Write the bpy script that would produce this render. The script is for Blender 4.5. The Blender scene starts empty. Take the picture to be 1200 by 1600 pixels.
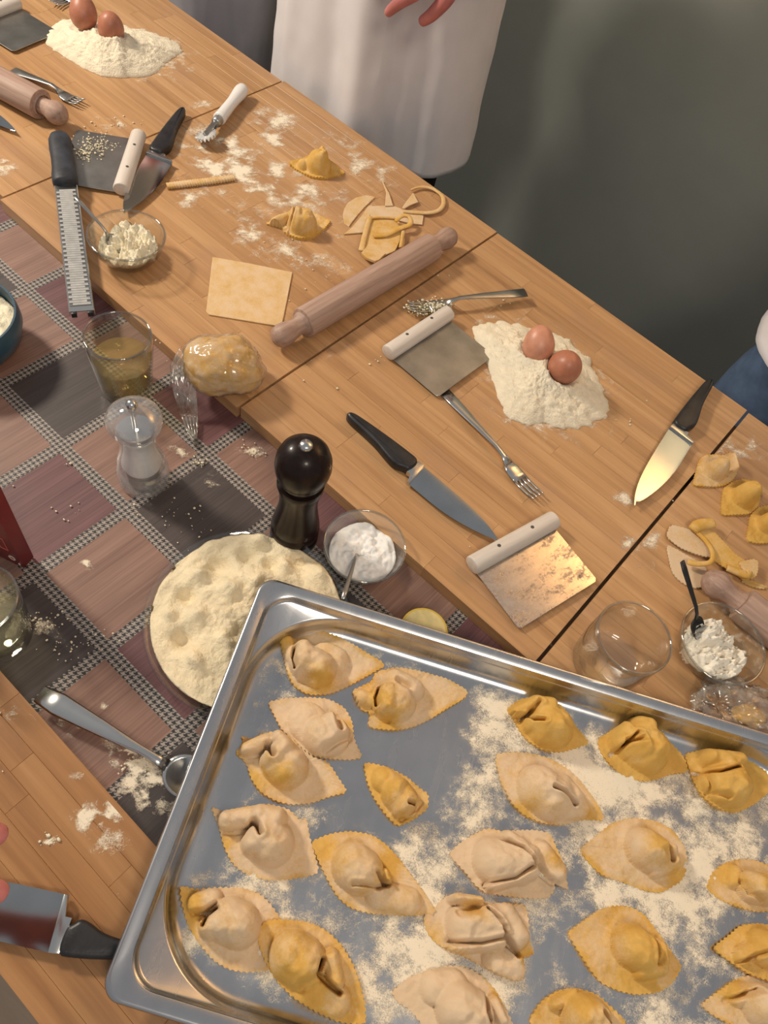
import bpy, bmesh, math, random
import numpy as np
from mathutils import Vector, Matrix, noise as mnoise

random.seed(7); np.random.seed(7)
SC = bpy.context.scene
COL = SC.collection
# ------------------------------------------------------------------ camera
CAM_H = 0.82                                   # height of the lens above the board tops (z = 0)
F_PX = 1191.8
ROT = np.array([[0.73236849, -0.63515207, 0.24539405],
                [0.66039465, 0.57477671, -0.48322939],
                [0.16587736, 0.51595889, 0.84039938]])
cam = bpy.data.objects.new('camera', bpy.data.cameras.new('camera'))
COL.objects.link(cam)
cam.data.sensor_fit = 'VERTICAL'; cam.data.sensor_height = 36.0
cam.data.lens = F_PX * 36.0 / 1600.0
cam.data.clip_start = 0.01; cam.data.clip_end = 50
M = Matrix([list(ROT[i]) + [0.0] for i in range(3)] + [[0, 0, 0, 1]])
M.translation = Vector((0, 0, CAM_H))
cam.matrix_world = M
SC.camera = cam
# ------------------------------------------------------------------ world, lamps, exposure
SC.view_settings.view_transform = 'Standard'
SC.view_settings.look = 'None'
SC.view_settings.gamma = 1.0
SC.view_settings.use_curve_mapping = False
SC.view_settings.exposure = 0.26
W = bpy.data.worlds.new('room_ambience'); SC.world = W
W.use_nodes = True
W.node_tree.nodes['Background'].inputs[0].default_value = (0.84, 0.86, 0.90, 1)
W.node_tree.nodes['Background'].inputs[1].default_value = 0.285
def area(name, loc, target, size, power, color):
    d = bpy.data.lights.new(name, 'AREA'); d.shape = 'DISK'; d.size = size; d.energy = power; d.color = color
    o = bpy.data.objects.new(name, d); COL.objects.link(o)
    o.location = loc
    o.rotation_euler = (Vector(target) - Vector(loc)).to_track_quat('-Z', 'Y').to_euler()
    return o
area('ceiling_lamp', (-2.15, 0.12, 1.45), (-0.3, 0.5, 0), 0.30, 40, (1.0, 0.87, 0.71))
area('ceiling_lamp', (0.75, -0.35, 1.75), (0.0, 0.6, 0), 0.45, 12, (1.0, 0.87, 0.71))
area('warm_wall_fill', (0.12, 1.36, 1.32), (0.12, 1.78, 1.33), 0.35, 17, (1.0, 0.70, 0.40))  # added unseen light, warms the upper wall so the blades reflect orange

# ------------------------------------------------------------------ helpers
def at(px, py, z=0.0):
    d = ROT @ np.array([(px - 600) / F_PX, -(py - 800) / F_PX, -1.0])
    t = (z - CAM_H) / d[2]
    return Vector((d[0] * t, d[1] * t, z))
def at_y(px, py, y):
    d = ROT @ np.array([(px - 600) / F_PX, -(py - 800) / F_PX, -1.0])
    t = y / d[1]
    return Vector((d[0] * t, y, CAM_H + d[2] * t))
def mpp(px, py, z=0.0):                        # metres per pixel at that place
    d = ROT @ np.array([(px - 600) / F_PX, -(py - 800) / F_PX, -1.0])
    return ((z - CAM_H) / d[2]) / F_PX
def vw(ox, oy, s, pts):                        # points read off an enlarged crop
    return [(ox + p[0] / s, oy + p[1] / s) for p in pts]
def mk(name, verts, faces, mat=None, parent=None, smooth=True):
    me = bpy.data.meshes.new(name)
    me.from_pydata([tuple(v) for v in verts], [], [tuple(f) for f in faces])
    me.validate()
    if smooth:
        me.polygons.foreach_set('use_smooth', [True] * len(me.polygons))
    if mat: me.materials.append(mat)
    o = bpy.data.objects.new(name, me); COL.objects.link(o)
    if parent is not None: o.parent = parent
    return o
def tag(o, label=None, cat=None, group=None, kind=None):
    if label: o['label'] = label
    if cat: o['category'] = cat
    if group: o['group'] = group
    if kind: o['kind'] = kind
    return o
def thing(name, label, cat, loc=(0, 0, 0), rz=0.0, group=None):
    o = bpy.data.objects.new(name, None); COL.objects.link(o)
    o.empty_display_size = 0.02
    o.location = loc; o.rotation_euler = (0, 0, rz)
    return tag(o, label, cat, group)
def orient(o, p0, p1, up=(0, 0, 1)):           # local x runs from p0 to p1
    p0 = Vector(p0); x = (Vector(p1) - p0).normalized()
    y = Vector(up).cross(x).normalized(); z = x.cross(y)
    m = Matrix(((x.x, y.x, z.x, p0.x), (x.y, y.y, z.y, p0.y), (x.z, y.z, z.z, p0.z), (0, 0, 0, 1)))
    o.matrix_world = m
    return o
def auto_smooth(o, ang=40):
    me = o.data
    bm = bmesh.new(); bm.from_mesh(me)
    for e in bm.edges:
        if len(e.link_faces) == 2 and e.calc_face_angle(0) > math.radians(ang): e.smooth = False
    bm.to_mesh(me); bm.free()
    return o
def lathe(name, prof, mat, parent=None, n=48, axis='z', closed=False, sharp=50):
    vs, fs = [], []
    for (r, h) in prof:
        for k in range(n):
            a = 2 * math.pi * k / n
            c, s = max(r, 1e-5) * math.cos(a), max(r, 1e-5) * math.sin(a)
            vs.append((c, s, h) if axis == 'z' else (h, c, s))
    m = len(prof)
    for i in range(m if closed else m - 1):
        j = (i + 1) % m
        for k in range(n):
            l = (k + 1) % n
            f = (i * n + k, i * n + l, j * n + l, j * n + k)
            fs.append(f)
    if not closed:
        fs.append(tuple(reversed(range(n)))); fs.append(tuple((m - 1) * n + k for k in range(n)))
    o = mk(name, vs, fs, mat, parent)
    fix_normals(o)
    return auto_smooth(o, sharp)
def fix_normals(o):
    bm = bmesh.new(); bm.from_mesh(o.data)
    bmesh.ops.recalc_face_normals(bm, faces=bm.faces[:])
    bm.to_mesh(o.data); bm.free()
def tube(name, path, radii, mat, parent=None, n=12, flat=1.0, up=(0, 0, 1)):
    path = [Vector(p) for p in path]
    if not hasattr(radii, '__len__'): radii = [radii] * len(path)
    vs, fs = [], []
    for i, p in enumerate(path):
        t = (path[min(i + 1, len(path) - 1)] - path[max(i - 1, 0)]).normalized()
        s = t.cross(Vector(up))
        s = s.normalized() if s.length > 1e-4 else Vector((1, 0, 0))
        u = s.cross(t).normalized()
        for k in range(n):
            a = 2 * math.pi * k / n
            vs.append(p + s * (radii[i] * math.cos(a)) + u * (radii[i] * flat * math.sin(a)))
    for i in range(len(path) - 1):
        for k in range(n):
            l = (k + 1) % n
            fs.append((i * n + k, i * n + l, (i + 1) * n + l, (i + 1) * n + k))
    fs.append(tuple(range(n))); fs.append(tuple(reversed([(len(path) - 1) * n + k for k in range(n)])))
    o = mk(name, vs, fs, mat, parent); fix_normals(o)
    return auto_smooth(o, 60)
def ribbon(name, path, widths, thick, mat, parent=None):     # flat strip, width along local y, rounded long edges
    vs, fs = [], []
    path = [Vector(p) for p in path]
    for i, p in enumerate(path):
        t = (path[min(i + 1, len(path) - 1)] - path[max(i - 1, 0)]).normalized()
        s = Vector((0, 0, 1)).cross(t).normalized(); u = t.cross(s)
        w = widths[i] / 2; h = thick / 2
        for (a, b) in ((-1, 0), (-0.8, 1), (0, 1.25), (0.8, 1), (1, 0), (0.8, -1), (0, -1), (-0.8, -1)):
            vs.append(p + s * (a * w) + u * (b * h))
    for i in range(len(path) - 1):
        for k in range(8):
            l = (k + 1) % 8
            fs.append((i * 8 + k, i * 8 + l, (i + 1) * 8 + l, (i + 1) * 8 + k))
    fs.append(tuple(range(8))); fs.append(tuple(reversed([(len(path) - 1) * 8 + k for k in range(8)])))
    o = mk(name, vs, fs, mat, parent); fix_normals(o)
    return o
def prism(name, outline, z0, z1, mat, parent=None, bevel=0.0, seg=2, smooth=True):
    bm = bmesh.new()
    vb = [bm.verts.new((p[0], p[1], z0)) for p in outline]
    f = bm.faces.new(vb)
    r = bmesh.ops.extrude_face_region(bm, geom=[f])
    bmesh.ops.translate(bm, vec=(0, 0, z1 - z0), verts=[v for v in r['geom'] if isinstance(v, bmesh.types.BMVert)])
    bmesh.ops.recalc_face_normals(bm, faces=bm.faces[:])
    if bevel > 0:
        es = [e for e in bm.edges if abs(e.verts[0].co.z - e.verts[1].co.z) < 1e-7]
        bmesh.ops.bevel(bm, geom=es, offset=bevel, segments=seg, profile=0.5, affect='EDGES')
    me = bpy.data.meshes.new(name); bm.to_mesh(me); bm.free()
    if mat: me.materials.append(mat)
    o = bpy.data.objects.new(name, me); COL.objects.link(o)
    if parent is not None: o.parent = parent
    if smooth:
        me.polygons.foreach_set('use_smooth', [True] * len(me.polygons)); auto_smooth(o, 35)
    return o
def rbox(name, c, size, mat, parent=None, bevel=0.002):
    x, y, z = size[0] / 2, size[1] / 2, size[2] / 2
    o = prism(name, [(-x, -y), (x, -y), (x, y), (-x, y)], -z, z, mat, parent, bevel)
    o.location = c
    return o
def chaikin(pts, it=1, q=0.22):
    for _ in range(it):
        out = []
        for i in range(len(pts)):
            a, b = np.array(pts[i]), np.array(pts[(i + 1) % len(pts)])
            out.append(a * (1 - q) + b * q); out.append(a * q + b * (1 - q))
        pts = out
    return pts
def resample(pts, n):
    P = np.array([list(p)[:2] for p in pts]); P = np.vstack([P, P[:1]])
    d = np.r_[0, np.cumsum(np.linalg.norm(np.diff(P, axis=0), axis=1))]
    s = np.linspace(0, d[-1], n, endpoint=False)
    return np.c_[np.interp(s, d, P[:, 0]), np.interp(s, d, P[:, 1])], d[-1]
def seg_dist(P, a, b):
    a, b = np.array(a)[:2], np.array(b)[:2]
    ab = b - a; L = ab @ ab
    t = np.zeros(len(P)) if L < 1e-12 else np.clip(((P - a) @ ab) / L, 0, 1)
    return np.linalg.norm(P - (a + t[:, None] * ab), axis=1)
def nz(P, scale, seed=0.0, octv=3):            # fractal noise for N x 2 points
    return np.array([mnoise.fractal(Vector((p[0] * scale + seed, p[1] * scale - seed, seed)), 0.6, 2.0, octv) for p in P])

# ------------------------------------------------------------------ materials
def nodes(name):
    m = bpy.data.materials.new(name); m.use_nodes = True
    nt = m.node_tree
    return m, nt, nt.nodes['Principled BSDF'], nt.nodes['Material Output']
def N(nt, typ, **kw):
    n = nt.nodes.new(typ)
    for k, v in kw.items():
        if k.startswith('i_'):
            n.inputs[k[2:].replace('_', ' ')].default_value = v
        elif isinstance(v, (int, float, str, bool)): setattr(n, k, v)
    return n
def ramp(nt, fac, stops):
    r = nt.nodes.new('ShaderNodeValToRGB')
    el = r.color_ramp.elements
    while len(el) < len(stops): el.new(0.5)
    for e, (p, c) in zip(el, stops):
        e.position = p; e.color = tuple(c) + (1,) if len(c) == 3 else c
    nt.links.new(fac, r.inputs[0])
    return r.outputs[0]
def mixc(nt, fac, a, b, mode='MIX'):
    m = nt.nodes.new('ShaderNodeMix'); m.data_type = 'RGBA'; m.blend_type = mode
    for sock, v in ((m.inputs[0], fac), (m.inputs[6], a), (m.inputs[7], b)):
        if hasattr(v, 'is_linked') or hasattr(v, 'links'): nt.links.new(v, sock)
        else: sock.default_value = v if not isinstance(v, tuple) or len(v) != 3 else v + (1,)
    return m.outputs[2]
def math_n(nt, op, a, b=None, c=None):
    m = nt.nodes.new('ShaderNodeMath'); m.operation = op
    for s, v in zip(m.inputs, (a, b, c)):
        if v is None: continue
        if hasattr(v, 'links'): nt.links.new(v, s)
        else: s.default_value = v
    return m.outputs[0]
def noise_n(nt, vec, scale, detail=3, rough=0.55, dist=0.0):
    n = nt.nodes.new('ShaderNodeTexNoise')
    n.inputs['Scale'].default_value = scale; n.inputs['Detail'].default_value = detail
    n.inputs['Roughness'].default_value = rough; n.inputs['Distortion'].default_value = dist
    if vec is not None: nt.links.new(vec, n.inputs['Vector'])
    return n.outputs['Fac']
def pos(nt, scale=(1, 1, 1), space='world', rot=0.0):
    if space == 'world':
        s = nt.nodes.new('ShaderNodeNewGeometry').outputs['Position']
    else:
        s = nt.nodes.new('ShaderNodeTexCoord').outputs['Object']
    mp = nt.nodes.new('ShaderNodeMapping'); mp.inputs['Scale'].default_value = scale
    mp.inputs['Rotation'].default_value = (0, 0, rot)
    nt.links.new(s, mp.inputs['Vector'])
    return mp.outputs[0]
def bump(nt, h, strength, dist, bsdf):
    b = nt.nodes.new('ShaderNodeBump'); b.inputs['Strength'].default_value = strength; b.inputs['Distance'].default_value = dist
    nt.links.new(h, b.inputs['Height']); nt.links.new(b.outputs[0], bsdf.inputs['Normal'])
def simple(name, col, rough=0.5, metal=0.0, var=0.12, vscale=30, bmp=0.0, bscale=200, space='world', spec=0.5, sub=0.0, coat=0.0):
    m, nt, b, o = nodes(name)
    p = pos(nt, space=space)
    n = noise_n(nt, p, vscale, 4)
    lo = tuple(c * (1 - var) for c in col); hi = tuple(min(1, c * (1 + var)) for c in col)
    nt.links.new(ramp(nt, n, [(0.3, lo), (0.7, hi)]), b.inputs['Base Color'])
    b.inputs['Roughness'].default_value = rough; b.inputs['Metallic'].default_value = metal
    b.inputs['Specular IOR Level'].default_value = spec
    if sub:
        b.inputs['Subsurface Weight'].default_value = sub; b.inputs['Subsurface Radius'].default_value = (0.006, 0.003, 0.0015)
        b.inputs['Subsurface Scale'].default_value = 1.0
    if coat: b.inputs['Coat Weight'].default_value = coat; b.inputs['Coat Roughness'].default_value = 0.1
    if bmp: bump(nt, noise_n(nt, p, bscale, 4), bmp, 0.002, b)
    return m
def wood(name, dark, mid, light, gscale=(2.5, 60, 60), rough=0.45, space='world', rnd=0.5, blotch=None):
    m, nt, b, o = nodes(name)
    p = pos(nt, gscale, space)
    info = nt.nodes.new('ShaderNodeObjectInfo')
    add = nt.nodes.new('ShaderNodeVectorMath'); add.operation = 'ADD'
    sc = nt.nodes.new('ShaderNodeVectorMath'); sc.operation = 'SCALE'
    cmb = nt.nodes.new('ShaderNodeCombineXYZ')
    nt.links.new(info.outputs['Random'], cmb.inputs[0]); nt.links.new(info.outputs['Random'], cmb.inputs[1])
    nt.links.new(cmb.outputs[0], sc.inputs[0]); sc.inputs[3].default_value = 37.0
    nt.links.new(p, add.inputs[0]); nt.links.new(sc.outputs[0], add.inputs[1])
    n1 = noise_n(nt, add.outputs[0], 1.0, 5, 0.6, 0.4)
    f = math_n(nt, 'ADD', math_n(nt, 'MULTIPLY', n1, 1.0 - 0.3 * rnd), math_n(nt, 'MULTIPLY', math_n(nt, 'SUBTRACT', info.outputs['Random'], 0.35), 0.45 * rnd))
    c = ramp(nt, f, [(0.22, dark), (0.48, mid), (0.72, light)])
    if blotch:
        bl = noise_n(nt, pos(nt, (6, 14, 6)), 1.0, 4, 0.6)
        c = mixc(nt, ramp(nt, bl, [(0.52, (0, 0, 0)), (0.72, (0.55, 0.55, 0.55))]), c, blotch)
    nt.links.new(c, b.inputs['Base Color'])
    b.inputs['Roughness'].default_value = rough
    bump(nt, n1, 0.08, 0.001, b)
    return m
MAT = {}
MAT['bamboo'] = wood('bamboo', (0.30, 0.155, 0.066), (0.445, 0.250, 0.112), (0.54, 0.325, 0.160), (3, 75, 75), 0.40, rnd=0.36, blotch=(0.37, 0.21, 0.12))
MAT['shaded_bamboo'] = wood('shaded_bamboo', (0.22, 0.100, 0.036), (0.335, 0.165, 0.062), (0.41, 0.220, 0.092), (3, 75, 75), 0.40, rnd=0.30, blotch=(0.26, 0.12, 0.05))  # same bamboo darkened: lamplight falling off over the near board, put into colour
MAT['beech_pin'] = wood('beech_pin', (0.24, 0.145, 0.105), (0.36, 0.235, 0.178), (0.46, 0.325, 0.258), (9, 190, 190), 0.62, 'object', 0.2)
MAT['pale_wood'] = wood('pale_wood', (0.53, 0.47, 0.41), (0.60, 0.54, 0.475), (0.66, 0.60, 0.54), (10, 120, 120), 0.5, 'object', 0.2)
MAT['dark_table'] = wood('dark_table', (0.10, 0.06, 0.04), (0.16, 0.09, 0.05), (0.2, 0.12, 0.07), (3, 40, 40), 0.5)
MAT['floor'] = wood('floor_boards', (0.14, 0.10, 0.07), (0.19, 0.14, 0.10), (0.24, 0.18, 0.13), (3, 20, 20), 0.5)
MAT['mill_wood'] = wood('mill_wood', (0.006, 0.004, 0.003), (0.011, 0.006, 0.005), (0.020, 0.010, 0.008), (120, 120, 8), 0.33, 'object', 0.1)
MAT['mill_wood'].node_tree.nodes['Principled BSDF'].inputs['Specular IOR Level'].default_value = 0.16
MAT['mill_wood'].node_tree.nodes['Principled BSDF'].inputs['Coat Weight'].default_value = 0.12
MAT['flour'] = simple('flour', (0.80, 0.715, 0.545), 0.95, var=0.08, vscale=60, bmp=0.9, bscale=420, spec=0.1)
MAT['semolina'] = simple('semolina', (0.78, 0.67, 0.46), 0.95, var=0.10, vscale=70, bmp=1.0, bscale=260, spec=0.1)
MAT['white_flour'] = simple('white_flour', (0.86, 0.80, 0.68), 0.95, var=0.08, vscale=60, bmp=0.5, bscale=500, spec=0.1)
MAT['salt'] = simple('salt', (0.85, 0.84, 0.81), 0.7, var=0.05, vscale=200, bmp=0.5, bscale=900)
MAT['cheese'] = simple('cheese', (0.82, 0.74, 0.55), 0.8, var=0.12, vscale=120, bmp=0.8, bscale=500)
MAT['herb_cheese'] = simple('herb_cheese', (0.74, 0.68, 0.52), 0.8, var=0.35, vscale=220, bmp=0.8, bscale=500)
MAT['egg'] = simple('egg_shell', (0.42, 0.165, 0.095), 0.42, var=0.12, vscale=90, bmp=0.06, bscale=700, space='object', sub=0.05)
MAT['egg_light'] = simple('egg_shell_light', (0.55, 0.25, 0.155), 0.42, var=0.12, vscale=90, bmp=0.06, bscale=700, space='object', sub=0.05)
MAT['steel'] = simple('steel', (0.62, 0.62, 0.60), 0.22, 1.0, var=0.08, vscale=14)
MAT['dull_steel'] = simple('dull_steel', (0.42, 0.42, 0.40), 0.34, 1.0, var=0.2, vscale=25)
MAT['blade'] = simple('blade_steel', (0.50, 0.51, 0.50), 0.09, 1.0, var=0.10, vscale=18)
MAT['black_plastic'] = simple('black_plastic', (0.014, 0.014, 0.016), 0.42, var=0.5, vscale=60, bmp=0.1, bscale=400)
MAT['navy_plastic'] = simple('navy_rubber', (0.020, 0.024, 0.034), 0.55, var=0.6, vscale=50, bmp=0.1, bscale=300)
MAT['white_plastic'] = simple('white_plastic', (0.76, 0.74, 0.71), 0.35, var=0.04, vscale=20)
MAT['blue_bowl'] = simple('blue_glaze', (0.028, 0.075, 0.115), 0.35, var=0.15, vscale=40, coat=0.3)
MAT['red_print'] = simple('red_card', (0.15, 0.006, 0.010), 0.35, var=0.12, vscale=20)
MAT['red_pale'] = simple('red_card_pale_print', (0.42, 0.10, 0.075), 0.4, var=0.15, vscale=40)
MAT['pale_print'] = simple('pale_print', (0.70, 0.55, 0.48), 0.5, var=0.1)
MAT['lemon'] = simple('lemon_peel', (0.80, 0.58, 0.08), 0.4, var=0.08, vscale=60, bmp=0.3, bscale=260, sub=0.1)
MAT['lemon_flesh'] = simple('lemon_flesh', (0.86, 0.72, 0.34), 0.3, var=0.12, vscale=90, bmp=0.3, bscale=200, sub=0.15)
MAT['apron'] = simple('white_cotton', (0.62, 0.595, 0.60), 0.85, var=0.05, vscale=7, bmp=0.12, bscale=500, spec=0.2)
MAT['grey_cotton'] = simple('grey_cotton', (0.33, 0.32, 0.35), 0.9, var=0.12, vscale=7, spec=0.2)
MAT['black_cloth'] = simple('black_cloth', (0.008, 0.008, 0.009), 0.9, var=0.2, spec=0.2)
MAT['denim'] = simple('denim', (0.075, 0.115, 0.19), 0.9, var=0.22, vscale=30, bmp=0.25, bscale=900, spec=0.2)
MAT['denim_seam'] = simple('denim_seam', (0.05, 0.07, 0.115), 0.9, var=0.2, vscale=60, spec=0.2)
MAT['skin'] = simple('skin', (0.52, 0.20, 0.16), 0.5, var=0.16, vscale=25, bmp=0.1, bscale=300, sub=0.15)
MAT['skin_red'] = simple('reddened_skin', (0.50, 0.165, 0.15), 0.5, var=0.2, vscale=25, bmp=0.1, bscale=300, sub=0.15)
MAT['nail'] = simple('nail', (0.62, 0.28, 0.25), 0.3, var=0.05, space='object')
MAT['herb'] = simple('herb_bits', (0.22, 0.21, 0.06), 0.8, var=0.5, vscale=200)
MAT['teeth'] = simple('grater_steel', (0.60, 0.59, 0.56), 0.4, 0.35, var=0.15, vscale=90)
MAT['dark'] = simple('dark_rivet', (0.06, 0.055, 0.05), 0.5, var=0.2)
MAT['stain'] = simple('yolk_stain', (0.62, 0.36, 0.05), 0.4, var=0.2, vscale=200)

def dough_material():
    m, nt, b, o = nodes('pasta_dough')
    info = nt.nodes.new('ShaderNodeObjectInfo')
    sep = nt.nodes.new('ShaderNodeSeparateColor'); nt.links.new(info.outputs['Color'], sep.inputs[0])
    p = pos(nt)
    n1 = noise_n(nt, p, 45, 4, 0.6); n2 = noise_n(nt, p, 420, 3, 0.6)
    egg = ramp(nt, n1, [(0.3, (0.56, 0.315, 0.06)), (0.7, (0.66, 0.41, 0.11))])
    f = math_n(nt, 'ADD', math_n(nt, 'MULTIPLY', math_n(nt, 'SUBTRACT', n1, 0.5), 1.7), math_n(nt, 'MULTIPLY', math_n(nt, 'SUBTRACT', n2, 0.5), 1.0))
    f = math_n(nt, 'ADD', f, math_n(nt, 'SUBTRACT', math_n(nt, 'MULTIPLY', sep.outputs[0], 1.5), 0.25))
    at_ = nt.nodes.new('ShaderNodeAttribute'); at_.attribute_name = 'fresh'
    f = math_n(nt, 'SUBTRACT', f, at_.outputs['Fac'])
    fl = ramp(nt, f, [(0.0, (0, 0, 0)), (1.0, (0.92, 0.92, 0.92))])
    c = mixc(nt, fl, egg, (0.66, 0.505, 0.345))
    nt.links.new(c, b.inputs['Base Color'])
    b.inputs['Roughness'].default_value = 0.7; b.inputs['Specular IOR Level'].default_value = 0.3
    b.inputs['Subsurface Weight'].default_value = 0.12; b.inputs['Subsurface Radius'].default_value = (0.006, 0.003, 0.001); b.inputs['Subsurface Scale'].default_value = 1.0
    bump(nt, n2, 0.28, 0.0012, b)
    return m
MAT['dough'] = dough_material()

def thin_glass(name, tint=(0.97, 0.98, 0.97), gloss=1.0, rough=0.02, ior=1.45, base=0.0, haze=None, edge=0.55):
    m, nt, b, o = nodes(name); nt.nodes.remove(b)
    tr = nt.nodes.new('ShaderNodeBsdfTransparent'); tr.inputs[0].default_value = tint + (1,)
    lw = nt.nodes.new('ShaderNodeLayerWeight'); lw.inputs[0].default_value = 0.5
    nt.links.new(mixc(nt, math_n(nt, 'POWER', lw.outputs['Facing'], 3.5), tint, tuple(c * edge for c in tint)), tr.inputs[0])
    gl = nt.nodes.new('ShaderNodeBsdfGlossy'); gl.inputs['Roughness'].default_value = rough
    gl.inputs[0].default_value = (gloss, gloss, gloss, 1)
    f0 = ((ior - 1) / (ior + 1)) ** 2
    fac = math_n(nt, 'ADD', math_n(nt, 'MULTIPLY', math_n(nt, 'POWER', lw.outputs['Facing'], 4.0), 0.75), f0 + base)
    mx = nt.nodes.new('ShaderNodeMixShader')
    nt.links.new(fac, mx.inputs[0]); nt.links.new(tr.outputs[0], mx.inputs[1]); nt.links.new(gl.outputs[0], mx.inputs[2])
    out = mx.outputs[0]
    if haze:
        df = nt.nodes.new('ShaderNodeBsdfDiffuse'); df.inputs[0].default_value = haze[0] + (1,)
        nf = ramp(nt, noise_n(nt, pos(nt), haze[2], 4, 0.6), [(haze[3], (0, 0, 0)), (haze[4], (haze[1],) * 3)])
        m2 = nt.nodes.new('ShaderNodeMixShader')
        nt.links.new(nf, m2.inputs[0]); nt.links.new(out, m2.inputs[1]); nt.links.new(df.outputs[0], m2.inputs[2]); out = m2.outputs[0]
    nt.links.new(out, o.inputs['Surface'])
    return m
MAT['glass'] = thin_glass('clear_glass', (0.965, 0.97, 0.96), 1.0, 0.02, 1.5, 0.03)
MAT['glass_rim'] = thin_glass('glass_rim', (0.80, 0.81, 0.79), 1.0, 0.05, 1.5, 0.10)
MAT['dusty_glass'] = thin_glass('floury_glass', (0.95, 0.95, 0.93), 1.0, 0.06, 1.5, 0.03, ((0.80, 0.76, 0.68), 0.35, 130, 0.55, 0.8))
MAT['acrylic'] = thin_glass('clear_acrylic', (0.92, 0.925, 0.93), 1.0, 0.05, 1.5, 0.10, ((0.82, 0.80, 0.80), 0.13, 10, 0.0, 0.01))
MAT['wine'] = thin_glass('white_wine', (0.95, 0.89, 0.66), 0.9, 0.02, 1.33, 0.02, ((0.85, 0.66, 0.28), 0.10, 10, 0.0, 0.01))
MAT['pale_wine'] = thin_glass('pale_wine', (0.96, 0.94, 0.82), 0.9, 0.02, 1.33, 0.02, ((0.75, 0.70, 0.45), 0.12, 10, 0.0, 0.01))
MAT['film'] = thin_glass('cling_film', (0.95, 0.94, 0.92), 0.9, 0.16, 1.5, 0.03, ((0.74, 0.69, 0.62), 0.34, 60, 0.38, 0.75), 0.8)

def dust_material():
    m, nt, b, o = nodes('flour_dust'); nt.nodes.remove(b)
    df = nt.nodes.new('ShaderNodeBsdfDiffuse'); df.inputs[0].default_value = (0.84, 0.75, 0.59, 1)
    tr = nt.nodes.new('ShaderNodeBsdfTransparent')
    at_ = nt.nodes.new('ShaderNodeAttribute'); at_.attribute_name = 'cov'
    p = pos(nt)
    n = math_n(nt, 'ADD', math_n(nt, 'MULTIPLY', noise_n(nt, p, 750, 2, 0.6), 0.5), math_n(nt, 'MULTIPLY', noise_n(nt, p, 170, 4, 0.65), 0.5))
    v = math_n(nt, 'ADD', math_n(nt, 'SUBTRACT', n, 0.72), math_n(nt, 'MULTIPLY', at_.outputs['Fac'], 0.52))
    fac = ramp(nt, v, [(0.0, (0, 0, 0)), (0.16, (0.40, 0.40, 0.40)), (0.34, (0.92, 0.92, 0.92))])
    mx = nt.nodes.new('ShaderNodeMixShader')
    nt.links.new(fac, mx.inputs[0]); nt.links.new(tr.outputs[0], mx.inputs[1]); nt.links.new(df.outputs[0], mx.inputs[2])
    nt.links.new(mx.outputs[0], o.inputs['Surface'])
    return m
MAT['dust'] = dust_material()

def cloth_material():
    m, nt, b, o = nodes('checked_tablecloth')
    X0, Y0, PER, BAND = -0.4656, 0.2467, 0.1283, 0.0165
    g = nt.nodes.new('ShaderNodeNewGeometry'); sp = nt.nodes.new('ShaderNodeSeparateXYZ')
    nt.links.new(g.outputs['Position'], sp.inputs[0])
    x, y = sp.outputs[0], sp.outputs[1]
    cx = math_n(nt, 'DIVIDE', math_n(nt, 'SUBTRACT', x, X0), PER); cy = math_n(nt, 'DIVIDE', math_n(nt, 'SUBTRACT', y, Y0), PER)
    ix, iy = math_n(nt, 'FLOOR', cx), math_n(nt, 'FLOOR', cy)
    odd = math_n(nt, 'FLOORED_MODULO', math_n(nt, 'ADD', ix, iy), 2.0)
    jodd = math_n(nt, 'FLOORED_MODULO', iy, 2.0)
    # streaks run along y
    st = noise_n(nt, pos(nt, (420, 7, 1)), 1.0, 3, 0.6)
    st2 = noise_n(nt, pos(nt, (70, 3, 1)), 1.0, 3, 0.6)
    sv = math_n(nt, 'ADD', math_n(nt, 'MULTIPLY', st, 0.55), math_n(nt, 'MULTIPLY', st2, 0.45))
    pink = ramp(nt, sv, [(0.3, (0.135, 0.064, 0.047)), (0.7, (0.29, 0.172, 0.130))])
    mar = ramp(nt, sv, [(0.3, (0.066, 0.017, 0.019)), (0.7, (0.175, 0.080, 0.083))])
    drk = ramp(nt, sv, [(0.3, (0.024, 0.017, 0.016)), (0.7, (0.070, 0.053, 0.050))])
    cell = mixc(nt, odd, mixc(nt, jodd, drk, mar), pink)
    # bands: distance to the nearest grid line
    def band(c):
        fr = math_n(nt, 'FRACT', math_n(nt, 'ADD', c, 0.5))
        d = math_n(nt, 'ABSOLUTE', math_n(nt, 'SUBTRACT', fr, 0.5))
        return math_n(nt, 'LESS_THAN', d, BAND / 2 / PER)
    inb = math_n(nt, 'MAXIMUM', band(cx), band(cy))
    # houndstooth, 2/2 twill with four dark and four light threads
    K = 8.0 / 0.0064
    tx = math_n(nt, 'FLOOR', math_n(nt, 'MULTIPLY', x, K)); ty = math_n(nt, 'FLOOR', math_n(nt, 'MULTIPLY', y, K))
    warp = math_n(nt, 'LESS_THAN', math_n(nt, 'FLOORED_MODULO', math_n(nt, 'SUBTRACT', tx, ty), 4.0), 2.0)
    dx = math_n(nt, 'LESS_THAN', math_n(nt, 'FLOORED_MODULO', tx, 8.0), 4.0)
    dy = math_n(nt, 'LESS_THAN', math_n(nt, 'FLOORED_MODULO', ty, 8.0), 4.0)
    dk = math_n(nt, 'ADD', math_n(nt, 'MULTIPLY', warp, dx), math_n(nt, 'MULTIPLY', math_n(nt, 'SUBTRACT', 1.0, warp), dy))
    tooth = mixc(nt, dk, (0.31, 0.27, 0.24), (0.018, 0.017, 0.017))
    nt.links.new(mixc(nt, inb, cell, tooth), b.inputs['Base Color'])
    b.inputs['Roughness'].default_value = 0.6
    b.inputs['Coat Weight'].default_value = 0.25; b.inputs['Coat Roughness'].default_value = 0.25
    bump(nt, st, 0.12, 0.0006, b)
    return m
MAT['cloth'] = cloth_material()

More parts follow.
